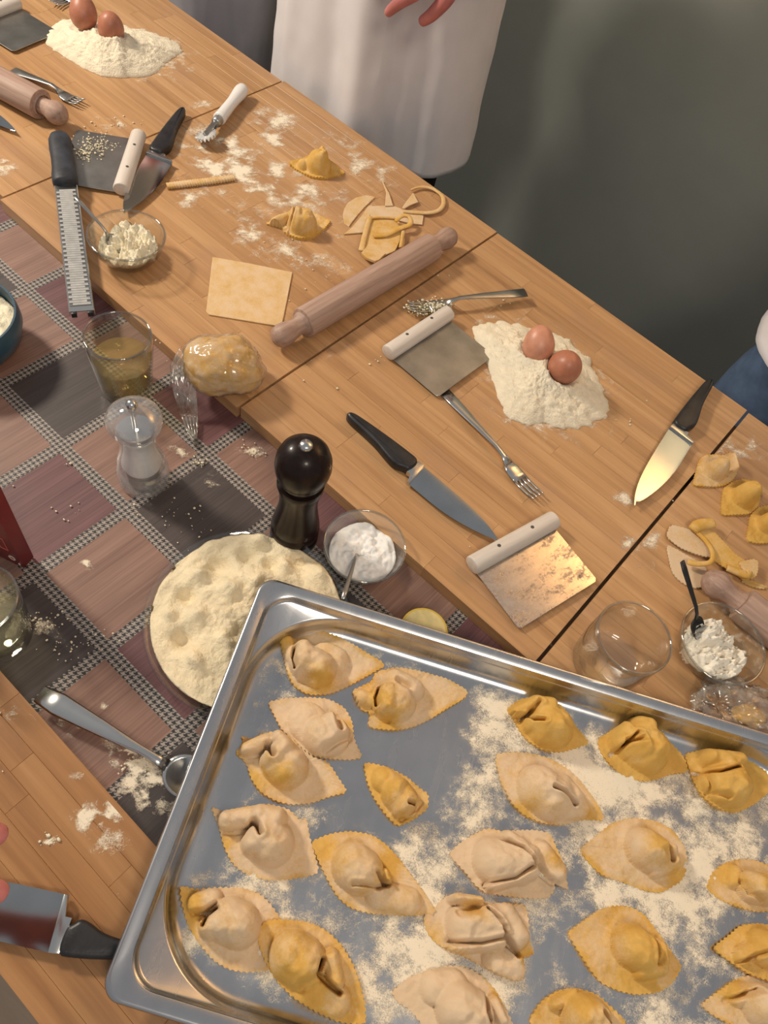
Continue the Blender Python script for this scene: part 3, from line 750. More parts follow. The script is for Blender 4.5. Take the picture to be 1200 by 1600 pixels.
filled_pasta('pale torn filled pasta with a raised square flap, below the other torn one',
    A2((222, 650), (300, 590), (340, 540), (430, 508), (520, 530), (600, 570), (700, 573), (820, 575), (842, 680), (838, 790), (878, 862), (820, 888), (792, 872), (808, 1000), (765, 1028), (660, 988), (560, 932), (450, 872), (370, 850), (290, 792), (248, 740)), ZT,
    [bp(A2, 480, 700, 620, 700, 125, .021), bp(A2, 380, 840, 670, 810, 34, .018), bp(A2, 700, 640, 770, 760, 80, .019), bp(A2, 400, 540, 540, 560, 34, .018), bp(A2, 650, 900, 750, 940, 90, .010)],
    [(A2((685, 715), (700, 755), (790, 870)), .0017, .014), (A2((600, 600), (660, 670), (690, 720)), W_, .008), (A2((400, 800), (560, 800), (680, 770)), W_, .004), (A2((440, 620), (540, 590)), .004, .006)], .88, [fr(A2, 500, 590, 60), fr(A2, 300, 780, 60), fr(A2, 830, 860, 40)], seed=11)
filled_pasta('very floury filled pasta cut off by the lower picture edge',
    A2((38, 1092), (130, 1010), (250, 960), (380, 930), (500, 950), (580, 1000), (650, 1080), (700, 1170), (750, 1275), (770, 1400), (600, 1450), (420, 1420), (260, 1330), (150, 1190), (80, 1150)), ZT,
    [bp(A2, 440, 1180, 500, 1220, 150, .024), bp(A2, 300, 1060, 400, 1060, 100, .012), bp(A2, 640, 1150, 680, 1250, 40, .014)],
    [(A2((600, 1110), (590, 1200), (610, 1250)), .0017, .011)], 1.15, [fr(A2, 660, 1120, 50)], seed=12)
filled_pasta('bright yellow filled pasta at the far wall, leftmost of the three glossy ones',
    A8((128, 132), (180, 90), (240, 78), (300, 90), (360, 120), (400, 180), (440, 230), (470, 268), (420, 285), (350, 306), (290, 300), (230, 270), (190, 230), (160, 170)), ZT,
    [bp(A8, 300, 195, 325, 200, 88, .026), bp(A8, 165, 145, 225, 110, 30, .015), bp(A8, 235, 190, 270, 215, 42, .022), bp(A8, 250, 110, 300, 120, 40, .023)],
    [(A8((215, 155), (235, 178), (268, 186)), .0016, .013), (A8((225, 150), (255, 105)), .0020, .007), (A8((150, 160), (205, 162)), W_, .006, .008)], .02, seed=13)
filled_pasta('bright yellow filled pasta at the far wall, middle of the three glossy ones',
    A8((500, 252), (560, 215), (610, 180), (660, 163), (710, 178), (760, 218), (800, 270), (850, 320), (872, 385), (800, 392), (740, 415), (680, 424), (600, 397), (540, 345), (510, 300)), ZT,
    [bp(A8, 690, 280, 705, 290, 98, .028), bp(A8, 580, 270, 610, 210, 34, .020), bp(A8, 630, 290, 650, 300, 50, .024), bp(A8, 660, 190, 700, 200, 36, .023)],
    [(A8((650, 232), (625, 258), (575, 305)), .0016, .009), (A8((610, 265), (655, 262)), .0020, .009)], .02, seed=14)
filled_pasta('bright yellow filled pasta at the far wall, rightmost of the three glossy ones',
    A8((858, 310), (920, 295), (1000, 288), (1080, 308), (1130, 343), (1200, 390), (1205, 460), (1130, 522), (1060, 552), (990, 537), (930, 492), (890, 430), (868, 360)), ZT,
    [bp(A8, 1020, 430, 1040, 430, 95, .027), bp(A8, 950, 330, 1060, 340, 42, .022), bp(A8, 960, 430, 980, 450, 50, .022)],
    [(A8((915, 380), (985, 390), (1060, 368)), .0016, .008), (A8((930, 400), (950, 470), (1010, 498)), W_, .005, .008)], .04, seed=15)
filled_pasta('pale leaf-shaped filled pasta right of the tray middle below the glossy ones',
    A8((82, 310), (160, 305), (240, 308), (310, 328), (380, 370), (440, 430), (490, 500), (532, 582), (440, 577), (350, 602), (270, 592), (200, 560), (150, 510), (108, 430)), ZT,
    [bp(A8, 270, 450, 310, 480, 100, .023), bp(A8, 360, 440, 400, 490, 50, .018), bp(A8, 320, 540, 430, 530, 45, .012)],
    [(A8((305, 455), (350, 475), (410, 515)), .0017, .010)], .80, [fr(A8, 480, 550, 50), fr(A8, 200, 540, 60)], seed=16)
filled_pasta('pale filled pasta with one broad blunt wing pointing left, above the flour ridge',
    A8((427, 702), (500, 640), (560, 592), (640, 571), (730, 580), (800, 618), (850, 680), (872, 750), (850, 822), (760, 877), (690, 867), (600, 830), (520, 806), (470, 760)), ZT,
    [bp(A8, 700, 695, 715, 705, 85, .025), bp(A8, 790, 700, 800, 740, 30, .017), bp(A8, 730, 780, 800, 760, 36, .015)],
    [(A8((775, 680), (785, 710), (798, 740)), .0017, .011)], .66, [fr(A8, 830, 800, 60), fr(A8, 720, 680, 60)], seed=17)
filled_pasta('filled pasta at the right picture edge, uppermost of three overlapping there',
    A8((945, 860), (960, 800), (1010, 760), (1080, 737), (1150, 745), (1230, 780), (1290, 860), (1240, 940), (1160, 955), (1080, 937), (1000, 905)), ZT,
    [bp(A8, 1130, 850, 1190, 860, 65, .024), bp(A8, 1050, 830, 1060, 790, 30, .009)],
    [(A8((1075, 830), (1100, 880), (1150, 910)), .0017, .005, .008)], .58, [fr(A8, 1030, 800, 50), fr(A8, 1150, 840, 60)], seed=18)
filled_pasta('large yellow filled pasta with a dark upright slit beside the flour ridge',
    A3((203, 626), (280, 570), (360, 515), (440, 490), (530, 500), (590, 538), (640, 608), (690, 680), (730, 740), (770, 790), (720, 872), (660, 917), (540, 930), (460, 912), (370, 872), (310, 800), (255, 710)), ZT,
    [bp(A3, 530, 690, 560, 710, 105, .026), bp(A3, 650, 690, 660, 760, 34, .017), bp(A3, 560, 820, 660, 800, 40, .014)],
    [(A3((620, 660), (628, 700), (638, 765)), .0019, .012)], .42, [fr(A3, 540, 690, 80), fr(A3, 560, 890, 80)], seed=19)
filled_pasta('yellow round-edged filled pasta cut off by the lower picture edge',
    A3((10, 1065), (80, 960), (160, 908), (250, 898), (340, 923), (420, 990), (490, 1060), (530, 1160), (420, 1240), (260, 1250), (100, 1190)), ZT,
    [bp(A3, 280, 1040, 320, 1050, 110, .024), bp(A3, 140, 980, 230, 925, 30, .009)], [(A3((360, 1010), (400, 1060)), .0017, .008)], .40, [fr(A3, 250, 920, 60)], seed=20)
filled_pasta('deep yellow filled pasta at the right picture edge between two paler ones',
    A3((920, 700), (1000, 640), (1060, 588), (1150, 578), (1250, 600), (1310, 750), (1220, 870), (1100, 832), (1000, 762)), ZT + .002,
    [bp(A3, 1180, 700, 1230, 720, 90, .022), bp(A3, 1060, 740, 1130, 690, 40, .012)], [(A3((1060, 770), (1150, 720)), .0017, .005, .008)], .16, seed=21)
filled_pasta('pale filled pasta at the lower right picture corner',
    A3((862, 980), (940, 920), (1040, 850), (1120, 830), (1250, 880), (1350, 1000), (1220, 1150), (1050, 1100), (920, 1030)), ZT,
    [bp(A3, 1160, 980, 1220, 1000, 100, .023), bp(A3, 1050, 930, 1100, 930, 60, .010)], [(A3((1000, 960), (1120, 900)), .0017, .005, .008)], .72, [fr(A3, 1000, 900, 70)], seed=22)
# on the boards
GB = 'filled pasta on the wooden boards'
filled_pasta('single yellow filled pasta on the board closest to the white apron',
    AB((208, 112), (260, 95), (310, 75), (360, 70), (400, 90), (440, 125), (480, 160), (430, 172), (380, 184), (320, 178), (260, 150)), 0,
    [bp(AB, 345, 115, 360, 120, 55, .026), bp(AB, 365, 80, 378, 100, 22, .022), bp(AB, 280, 120, 320, 115, 30, .012)], [(AB((392, 92), (396, 112)), .002, .005)], .16, group=GB, seed=31)
filled_pasta('yellow filled pasta with folded left wing between sheet and pasta offcuts',
    AB((97, 393), (150, 375), (200, 345), (250, 318), (320, 340), (370, 365), (412, 382), (370, 430), (320, 465), (250, 468), (195, 440), (180, 410)), 0,
    [bp(AB, 265, 395, 290, 400, 62, .026), bp(AB, 235, 370, 250, 400, 26, .024), bp(AB, 150, 390, 210, 370, 26, .012)], [(AB((240, 350), (228, 385), (215, 410)), .0016, .005), (AB((130, 405), (210, 408)), .002, .003, .008)], .40, group=GB, seed=32)
filled_pasta('square filled pasta on the right board, farthest of three, crossing the joint',
    AR((5, 400), (40, 260), (75, 130), (150, 75), (330, 90), (400, 50), (450, 120), (470, 260), (430, 340), (350, 395), (250, 412), (120, 410)), 0,
    [bp(AR, 255, 235, 265, 240, 112, .024), bp(AR, 395, 120, 430, 250, 36, .016)], [(AR((340, 110), (385, 170), (400, 240)), .0022, .010)], .52, group=GB, wavy=.001, seed=33)
filled_pasta('square filled pasta on the right board, middle of three, with tall round dome',
    AR((300, 710), (310, 560), (325, 430), (420, 360), (560, 330), (690, 400), (710, 520), (690, 620), (590, 700), (450, 705)), 0,
    [bp(AR, 560, 500, 565, 505, 130, .030)], [], .46, [fr(AR, 570, 480, 160)], group=GB, wavy=.001, seed=34)
filled_pasta('square filled pasta on the right board at the picture edge',
    AR((562, 970), (590, 820), (610, 700), (700, 620), (820, 610), (960, 640), (1000, 800), (950, 960), (800, 1000), (640, 1003)), 0,
    [bp(AR, 810, 790, 830, 800, 115, .026)], [], .30, [fr(AR, 800, 760, 160)], group=GB, wavy=.001, seed=35)

# ================================================================== flour wells and eggs
def mound(name, label, outline, z0, peak, hpk, mat, craters=(), seed=0.0, n=150, K=44, power=0.85, rough=0.0026, nsc=95, cat='flour', ridges=(), parent=None, edge=0.0, cap=None):
    pts = [at(x, y, z0) for x, y in outline]
    B, per = resample(chaikin([(p.x, p.y) for p in pts], 2, 0.25), n)
    c = at(peak[0], peak[1], z0 + hpk * .7); c = np.array([c.x, c.y])
    B = B + (B - c) * (0.06 * nz(B, 60, seed, 3))[:, None]
    P = [c[None, :]]; T = [np.zeros(1)]
    for k in range(1, K + 1):
        P.append(c + (B - c) * (k / K)); T.append(np.full(n, k / K))
    P = np.vstack(P); T = np.concatenate(T)
    fall = np.clip(1 - T, 0, 1) ** power
    Z = edge + (hpk - edge) * fall + rough * (nz(P, nsc, seed + 2, 4) + 0.7 * nz(P, nsc * 3, seed + 4, 2)) * np.clip((1 - T) * 5, 0, 1)
    for (cx, cy, cz, r) in craters:
        d = np.linalg.norm(P - np.array([cx, cy]), axis=1)
        lip = cz - np.sqrt(np.clip(r * r - d * d, 0, None)) - .001 - z0
        Z = np.where(d < r, np.minimum(Z, lip), Z)
        Z += 0.004 * np.exp(-((d - r * 1.15) / (r * .22)) ** 2) * (T < .85)
    for (x0, y0, x1, y1, w, h) in ridges:
        a, b = at(x0, y0, z0 + hpk * .5), at(x1, y1, z0 + hpk * .5)
        Z += h * np.exp(-(seg_dist(P, a, b) / (w * mpp(x0, y0))) ** 2) * np.clip((1 - T) * 4, 0, 1)
    Z = np.maximum(Z, 0.0004)
    if cap is not None: Z = np.minimum(Z, cap(P) - z0)
    vs = [(p[0] - c[0], p[1] - c[1], z) for p, z in zip(P, Z)]; fs = []
    for k in range(n): fs.append((0, 1 + k, 1 + (k + 1) % n))
    for r in range(K - 1):
        for k in range(n):
            l = (k + 1) % n
            fs.append((1 + r * n + k, 1 + (r + 1) * n + k, 1 + (r + 1) * n + l, 1 + r * n + l))
    base = len(vs); last = 1 + (K - 1) * n
    for k in range(n): vs.append((vs[last + k][0], vs[last + k][1], 0.0))
    for k in range(n): fs.append((last + k, base + k, base + (k + 1) % n, last + (k + 1) % n))
    fs.append(tuple(reversed(range(base, base + n))))
    o = mk(name, vs, fs, mat); fix_normals(o)
    if o.data.polygons[0].normal.z < 0: o.data.flip_normals()
    o.location = (c[0], c[1], z0)
    return tag(o, label, cat, kind='stuff')
def egg(label, px, py, cz, r, tilt, mat):
    c = at(px, py, cz)
    prof = []
    for i in range(25):
        a = math.pi * i / 24
        z = -math.cos(a); k = 1 - 0.13 * z
        prof.append((r * math.sin(a) * k ** .8, r * 1.22 * z))
    o = lathe('egg', prof, mat, n=36, sharp=80)
    o.location = c; o.rotation_euler = tilt
    tag(o, label, 'egg', 'eggs on flour')
    return c
e1 = egg('brown egg on the near flour well, darker and closer to the camera', 883, 573, .040, .0245, (0.5, 0.3, 0), MAT['egg'])
e2 = egg('lighter brown egg on the near flour well, behind the darker one', 842, 538, .041, .0232, (-0.4, -0.5, 0), MAT['egg_light'])
e3 = egg('dark brown egg on the far flour heap, front right one', 173, 43, .047, .0225, (0.1, 0.15, 0), MAT['egg'])
e4 = egg('dark brown egg on the far flour heap, at the top picture edge', 130, 19, .050, .0235, (-0.3, -0.35, 0), MAT['egg'])
mound('flour_heap', 'heap of cream flour with a well holding the two lighter eggs', vw(580, 420, 2.857, [(448, 262), (520, 232), (600, 236), (690, 262), (820, 285), (900, 335), (975, 400), (1015, 500), (1075, 612), (1020, 685), (940, 705), (850, 718), (760, 685), (680, 698), (605, 662), (568, 580), (542, 500), (515, 430), (465, 330)]), 0.0003,
      (846, 585), .034, MAT['flour'], [(e1.x, e1.y, e1.z, .0262), (e2.x, e2.y, e2.z, .0250)], 3.0, power=0.72)
mound('flour_heap', 'heap of cream flour holding the two dark eggs at the top left', vw(0, 0, 2.857, [(190, 170), (212, 130), (285, 95), (320, 80), (420, 100), (560, 118), (650, 138), (740, 168), (800, 198), (815, 228), (780, 252), (725, 300), (700, 335), (600, 348), (500, 348), (420, 332), (330, 282), (270, 242), (215, 212)]), 0.0003,
      (168, 72), .040, MAT['flour'], [(e3.x, e3.y, e3.z, .0245), (e4.x, e4.y, e4.z, .0255)], 9.0, power=0.75, ridges=[(185, 70, 190, 112, 8, .006)])

# ================================================================== bench scrapers
def scraper(label, h0, h1, side, blade_len, blade_mat, tiltz=0.0, hz=.0125, handle_mat='pale_wood', hl_extra=0.0):
    a, b = at(h0[0], h0[1], hz), at(h1[0], h1[1], hz)
    L = (b - a).length
    r = thing('bench_scraper', label, 'scraper', (a.x, a.y, 0), math.atan2(b.y - a.y, b.x - a.x), 'bench scrapers on the boards')
    rad = .0125
    o = lathe('handle', [(rad - .0018, 0), (rad - .0005, .0006), (rad, .002), (rad, L - .002), (rad - .0005, L - .0006), (rad - .0018, L)], MAT[handle_mat], r, 32, 'x', sharp=60)
    o.location = (0, 0, hz + .0006); o.scale = (1, 1, 0.92)
    y0, y1 = side * .004, side * (rad + blade_len)
    c = .004
    out = [(.003, y0), (L - .003, y0), (L - .003, y1 - side * c), (L - .003 - c, y1), (.003 + c, y1), (.003, y1 - side * c)]
    if side < 0: out = out[::-1]
    o = prism('blade', out, .0046, .0060, MAT[blade_mat], r, .0003, 1)
    for fx in (.3, .7):
        o = lathe('rivet', [(.0001, 0), (.0026, 0), (.0026, .0006), (.0018, .0010), (.0001, .0010)], MAT['dark'], r, 16)
        o.location = (L * fx, -side * .002, hz + rad * .92 - .0002)
    return r
scraper('bench scraper with a blotchy shining blade nearest the steel tray', (737, 884), (866, 812), -1, .083, 'worn_steel')
scraper('bench scraper with a plain grey blade beside the flour well', (606, 552), (701, 489), -1, .086, 'dull_steel')
scraper('bench scraper with dough-smeared blade next to the black grater handle', (189, 297), (217, 211), 1, .088, 'dull_steel')
scraper('bench scraper with only its dark blade in view at the upper left corner', (-50, 34), (28, 4), -1, .092, 'dull_steel')

# ================================================================== knives
def knife(label, p_end, p_bol, p_tip, side, blade_h=.042, z=.0, handle_w=.030, blade_mat='blade', endw=.5, heel=True):
    """local x from the bolster towards the tip, edge on side*y"""
    zb = .008
    b0, tp, he = at(*p_bol, z + zb), at(*p_tip, z + zb), at(*p_end, z + zb)
    r = thing('chef_knife', label, 'knife', (b0.x, b0.y, z), math.atan2(tp.y - b0.y, tp.x - b0.x), 'black handled chef knives')
    Lb = (tp - b0).length; Lh = (he - b0).length
    s = side
    # blade: wedge section, spine at -s*.4h
    n = 26; vs = []; fs = []
    for i in range(n + 1):
        t = i / n; x = t * Lb
        sp = -s * blade_h * (.42 - .12 * t ** 2 - .30 * t ** 6)
        ed = s * blade_h * (.58 - .58 * max(0, (t - .30) / .70) ** 1.9)
        if t == 1: ed = sp + s * .0004
        tk = .0011 * (1 - .5 * t)
        vs += [(x, sp, zb + tk), (x, sp * .2 + ed * .8, zb + tk * .7), (x, ed, zb), (x, sp * .2 + ed * .8, zb - tk * .7), (x, sp, zb - tk)]
    for i in range(n):
        for k in range(5):
            l = (k + 1) % 5
            fs.append((i * 5 + k, i * 5 + l, (i + 1) * 5 + l, (i + 1) * 5 + k))
    fs.append((0, 1, 2, 3, 4)); fs.append(tuple(n * 5 + k for k in (4, 3, 2, 1, 0)))
    o = mk('blade', vs, fs, MAT[blade_mat], r); fix_normals(o); auto_smooth(o, 25)
    bo = [(-.006, -s * blade_h * .42), (.0, -s * blade_h * .43), (.0045, s * blade_h * .58), (.001, s * blade_h * .58), (-.004, s * .010), (-.010, s * .010), (-.010, -s * blade_h * .40)]
    if s < 0: bo = bo[::-1]
    prism('bolster', bo, zb - .0045, zb + .0045, MAT['steel'], r, .0012, 2)
    w = handle_w
    up = [(0, -.40), (.2, -.42), (.5, -.40), (.8, -.33), (.96, -.24), (1.0, -.02)]
    lo = [(.995, .18), (.93, .30), (.7, .31), (.5, .36), (.35, .48), (.22, .55), (.14, .52), (.07, .36), (0, .30)]
    out = [(-.008 - t * (Lh - .008), s * y * w * (1 - (1 - endw) * t * .6) / .9 + (-s * (blade_h * .42 - w * .42) * (1 - t * .2))) for (t, y) in up + lo]
    a2 = sum(out[i][0] * out[(i + 1) % len(out)][1] - out[(i + 1) % len(out)][0] * out[i][1] for i in range(len(out)))
    out = [tuple(p) for p in chaikin(out, 2, .25)]
    if a2 < 0: out = out[::-1]
    prism('handle', out, zb - .0078, zb + .0082, MAT['black_plastic'], r, .0045, 3)
    return r
knife('chef knife lying in front of the flour well, tip under the shiny scraper', (556, 640), (651, 740), (778, 845), -1, .036)
knife('chef knife with bright orange reflection at the far right board edge', (1104, 593), (1061, 679), (991, 790), 1, .040, blade_mat='blade')
knife('floury chef knife beside the smeared scraper and glass bowl', (276, 170), (246, 247), (194, 333), 1, .044)
knife('chef knife partly under the steel tray at the lower left', (206, 1486), (90, 1450), (-160, 1395), -1, .046, handle_w=.030)
knife('chef knife with only its tip in view at the left picture edge', (-190, 70), (-110, 120), (26, 206), -1, .036)

# ================================================================== forks and spoons
def fork(label, p0, p1, z0=.0, mat='steel', tilt=0.0, zend=0.0, length=None):
    a, b = at(p0[0], p0[1], z0 + zend + .003), at(p1[0], p1[1], z0 + .004)
    r = thing('fork', label, 'fork', group='steel forks')
    orient(r, (a.x, a.y, z0 + zend), (b.x, b.y, z0))
    L = (b - a).length; k = L / .2
    P = [(0, .0018), (.03, .004), (.08, .0095), (.115, .0125), (.13, .0105), (.142, .0065)]
    Wd = [.019, .018, .012, .0075, .0080, .016]
    ribbon('handle', [(x * k, 0, z) for x, z in P], Wd, .0022, MAT[mat], r)
    ribbon('head', [(.141 * k, 0, .0068), (.150 * k, 0, .0048), (.160 * k, 0, .0040), (.168 * k, 0, .0042)], [.0155, .0225, .0235, .0235], .0018, MAT[mat], r)
    for i in range(4):
        y = (i - 1.5) * .0062
        ribbon('tine', [(.167 * k, y, .0042), (.178 * k, y, .0048), (.190 * k, y * .97, .0070), (.2 * k, y * .95, .0105)], [.0040, .0038, .0034, .0018], .0018, MAT[mat], r)
    return r
fork('bright fork with its handle end under the plain grey scraper', (690, 606), (839, 779))
fork('dull fork with herb filling on its tines behind the plain grey scraper', (822, 456), (640, 484), 0.002, 'dull_steel', zend=.010)
fork('fork under the rolling pin with only its tines showing', (20, 108), (128, 164), 0.0, 'dull_steel')
fork('fork behind the dark eggs with tine ends at the top picture edge', (195, -46), (84, 10), 0.0, 'steel')
def spoon(label, pa, pb, mat='steel', bw=.019, bl=.042, hw=(.011, .006), roll=0.0):
    """pa handle end, pb tip of the bowl, both 3-D"""
    r = thing('spoon', label, 'spoon', group='spoons')
    orient(r, pa, pb)
    L = (Vector(pb) - Vector(pa)).length; H_ = L - bl
    P = [(0, .0), (.15 * H_, .0008), (.5 * H_, .003), (.8 * H_, .005), (.93 * H_, .004), (H_ + .002, .0015)]
    ribbon('handle', [(x, 0, z) for x, z in P], [hw[0] * .8, hw[0], (hw[0] + hw[1]) / 2, hw[1], hw[1], hw[1] * 1.5], .0022, MAT[mat], r)
    n, K = 28, 7; vs = []; fs = []
    for lay in (0, 1):
        for k in range(K + 1):
            for i in range(n):
                t = k / K; a = 2 * math.pi * i / n
                x = bl / 2 * math.cos(a) * t; y = bw * (1 + .16 * -math.cos(a)) * math.sin(a) * t
                vs.append((H_ + bl / 2 + x, y, .002 - .0085 * (1 - t * t) - lay * .0011))
    m = (K + 1) * n
    for lay in (0, 1):
        for k in range(K):
            for i in range(n):
                l = (i + 1) % n; q = (lay * m + k * n + i, lay * m + (k + 1) * n + i, lay * m + (k + 1) * n + l, lay * m + k * n + l)
                fs.append(q if lay == 0 else q[::-1])
    for i in range(n):
        l = (i + 1) % n; fs.append((K * n + i, m + K * n + i, m + K * n + l, K * n + l))
    bmw = mk('spoon_bowl', vs, fs, MAT[mat], r)
    bm = bmesh.new(); bm.from_mesh(bmw.data); bmesh.ops.remove_doubles(bm, verts=bm.verts[:], dist=1e-6); bmesh.ops.recalc_face_normals(bm, faces=bm.faces[:]); bm.to_mesh(bmw.data); bm.free()
    return r
spoon('large steel serving spoon lying on the tablecloth by the tray', at(62, 1084, ZC + .016), at(338, 1240, ZC + .0115), 'steel', .021, .060, (.024, .009))

# ================================================================== glass bowls with contents
def rim_ring(parent, r, z, t):
    return lathe('rim', [(r + t * math.cos(a), z + t * math.sin(a)) for a in [2 * math.pi * i / 10 for i in range(10)]], MAT['glass_rim'], parent, 64, closed=True, sharp=80)
def glass_bowl(name, label, c, zb, r, h, mat='glass', foot=.55):
    o = thing(name, label, 'bowl', (c.x, c.y, zb))
    prof = [(.0005, 0.0), (r * foot, 0.0), (r * foot + .002, .0015), (r * .72, h * .22), (r * .88, h * .52), (r * .965, h * .82), (r * .985, h * .955), (r, h * .985), (r * .998, h), (r * .975, h), (r * .955, h * .93), (r * .925, h * .80),
            (r * .84, h * .52), (r * .68, h * .26), (r * foot * .9, .0065), (.0005, .0055)]
    lathe('bowl_wall', prof, MAT[mat], o, 56, sharp=70)
    rim_ring(o, r * .985, h, .0016)
    return o
def bowl_fill(label, c, zb, r, h, mat, seed, peak=(0, 0), amp=.007, name='grated_cheese', cat='cheese', nsc=80, lumps=(), n=80, K=30, tilt=(0, 0), cap=None):
    P = [np.zeros((1, 2))]; T = [np.zeros(1)]
    an = np.linspace(0, 2 * math.pi, n, endpoint=False)
    for k in range(1, K + 1):
        rr = r * k / K
        P.append(np.c_[np.cos(an) * rr, np.sin(an) * rr]); T.append(np.full(n, k / K))
    P = np.vstack(P); T = np.concatenate(T)
    Z = h + amp * (nz(P, nsc, seed, 4) * 1.3 + .6 * nz(P, nsc * 2.6, seed + 3, 2)) + (P[:, 0] * tilt[0] + P[:, 1] * tilt[1])
    for (x, y, w, hh) in lumps: Z += hh * np.exp(-(((P[:, 0] - x) ** 2 + (P[:, 1] - y) ** 2) / w ** 2))
    Z = np.maximum(Z * (1 - .12 * T ** 6), .007)
    if cap is not None: Z = np.maximum(np.minimum(Z, cap(P + np.array([c.x, c.y])) - zb), .0072)
    vs = [(p[0], p[1], z) for p, z in zip(P, Z)]; fs = []
    for k in range(n): fs.append((0, 1 + k, 1 + (k + 1) % n))
    for q in range(K - 1):
        for k in range(n):
            l = (k + 1) % n
            fs.append((1 + q * n + k, 1 + (q + 1) * n + k, 1 + (q + 1) * n + l, 1 + q * n + l))
    last = 1 + (K - 1) * n; base = len(vs)
    for k in range(n): vs.append((vs[last + k][0] * .72, vs[last + k][1] * .72, .007))
    for k in range(n): fs.append((last + k, base + k, base + (k + 1) % n, last + (k + 1) % n))
    fs.append(tuple(reversed(range(base, base + n))))
    o = mk(name, vs, fs, mat); o.location = (c.x, c.y, zb)
    return tag(o, label, cat, kind='stuff')
cA = at(203, 404, 0)
glass_bowl('glass_bowl', 'small clear glass bowl of grated cheese beside the grater', cA, 0, .0545, .043)
bowl_fill('clumpy grated cheese inside the glass bowl beside the grater', cA, 0, .0415, .024, MAT['cheese'], 2.0, amp=.010, nsc=70, lumps=[(-.02, .02, .02, .010), (.022, .0, .016, .008), (0, -.02, .02, -.008)])
spoon('thin spoon standing in the glass bowl beside the grater', at(118, 308, .062), at(190, 394, .014), 'dull_steel', .011, .030, (.007, .004))
cS = at(563, 876, ZC)
glass_bowl('glass_bowl', 'small clear glass bowl of white salt beside the pepper mill', cS, ZC, .0505, .040)
bowl_fill('white salt inside the glass bowl beside the pepper mill', cS, ZC, .042, .023, MAT['salt'], 5.0, amp=.004, name='salt', cat='salt', nsc=50, lumps=[(-.008, .002, .012, -.006)])
spoon('small spoon stuck in the white salt, handle towards the tray', at(536, 936, ZC + .052), at(562, 850, ZC + .010), 'dull_steel', .010, .026, (.006, .0038))
cR = at(1101, 1024, 0)
glass_bowl('glass_bowl', 'small floury glass bowl of ricotta on the right board', cR, 0, .0525, .043, 'dusty_glass')
bowl_fill('crumbly white ricotta inside the floury glass bowl on the right board', cR, 0, .0385, .021, MAT['white_flour'], 8.0, amp=.010, nsc=75, lumps=[(.005, -.018, .02, .010), (-.010, .004, .011, .018), (.026, .004, .016, .008), (-.018, .012, .018, .012), (-.02, -.02, .02, -.008)], name='ricotta', cat='cheese')
spoon('black spoon leaning in the floury bowl on the right board', at(1066, 877, .098), at(1094, 1000, .021), 'black_plastic', .011, .034, (.009, .005))

# blue bowl at the left edge
cB = at(-45, 545, ZC)
bb = thing('blue_bowl', 'deep blue ceramic bowl of grated cheese at the left picture edge', 'bowl', (cB.x, cB.y, ZC))
R_, H_ = .074, .066
lathe('bowl_wall', [(.0005, 0), (R_ * .55, 0), (R_ * .72, .006), (R_ * .93, .026), (R_, .045), (R_ * .985, .058), (R_ * .95, H_), (R_ * .915, H_), (R_ * .925, .056), (R_ * .93, .045), (R_ * .85, .025), (R_ * .6, .010), (.0005, .009)], MAT['blue_bowl'], bb, 64, sharp=70)
bowl_fill('pale grated cheese heaped in the blue bowl', cB, ZC, R_ * .915, .049, MAT['cheese'], 12.0, amp=.006, nsc=45)

# ================================================================== tumblers
def tumbler(label, c, zb, r_top, r_bot, h, liquid=None, lh=.0, taper=.8):
    o = thing('tumbler', label, 'glass', (c.x, c.y, zb))
    def rad(z):
        t = z / h; return r_bot + (r_top - r_bot) * min(1, t / taper) ** .8
    zs = [0.0, .002, .006, .012, h * .2, h * .35, h * .5, h * .65, h * .8, h * .93, h - .0008]
    prof = [(.0005, .001), (r_bot - .004, 0)] + [(rad(z) - (.002 if z == 0 else 0), z) for z in zs[1:]] + [(r_top - .0008, h), (r_top - .0018, h - .0006)]
    prof += [(rad(z) - .0020, z) for z in (h * .8, h * .6, h * .4, h * .25)] + [(rad(.014) - .003, .013), (rad(.012) - .008, .0095), (.0005, .009)]
    lathe('glass_wall', prof, MAT['glass'], o, 64, sharp=70)
    rim_ring(o, r_top - .001, h, .0014)
    if liquid:
        pr = [(.0005, .0093), (rad(.012) - .0085, .0098), (rad(.014) - .0032, .0133), (rad(.02) - .0023, .02), (rad(lh * .6) - .0022, lh * .6), (rad(lh) - .0022, lh), (rad(lh) - .0035, lh - .0004), (.0005, lh - .0006)]
        lathe('drink', pr, MAT[liquid], o, 64, sharp=60)
    return o
cW = at(198, 604, ZC)
tumbler('tumbler half full of pale wine beside the cling-wrapped dough', cW, ZC, .0415, .033, .098, 'wine', .056)
cG = at(944, 1036, 0)
tumbler('empty clear tumbler on the right board beside the tray', cG, 0, .0435, .040, .083, None, taper=.5)
cL = at(-2, 992, ZC)
tumbler('tumbler with a little clear drink at the left picture edge', cL, ZC, .0405, .035, .093, 'pale_wine', .034)

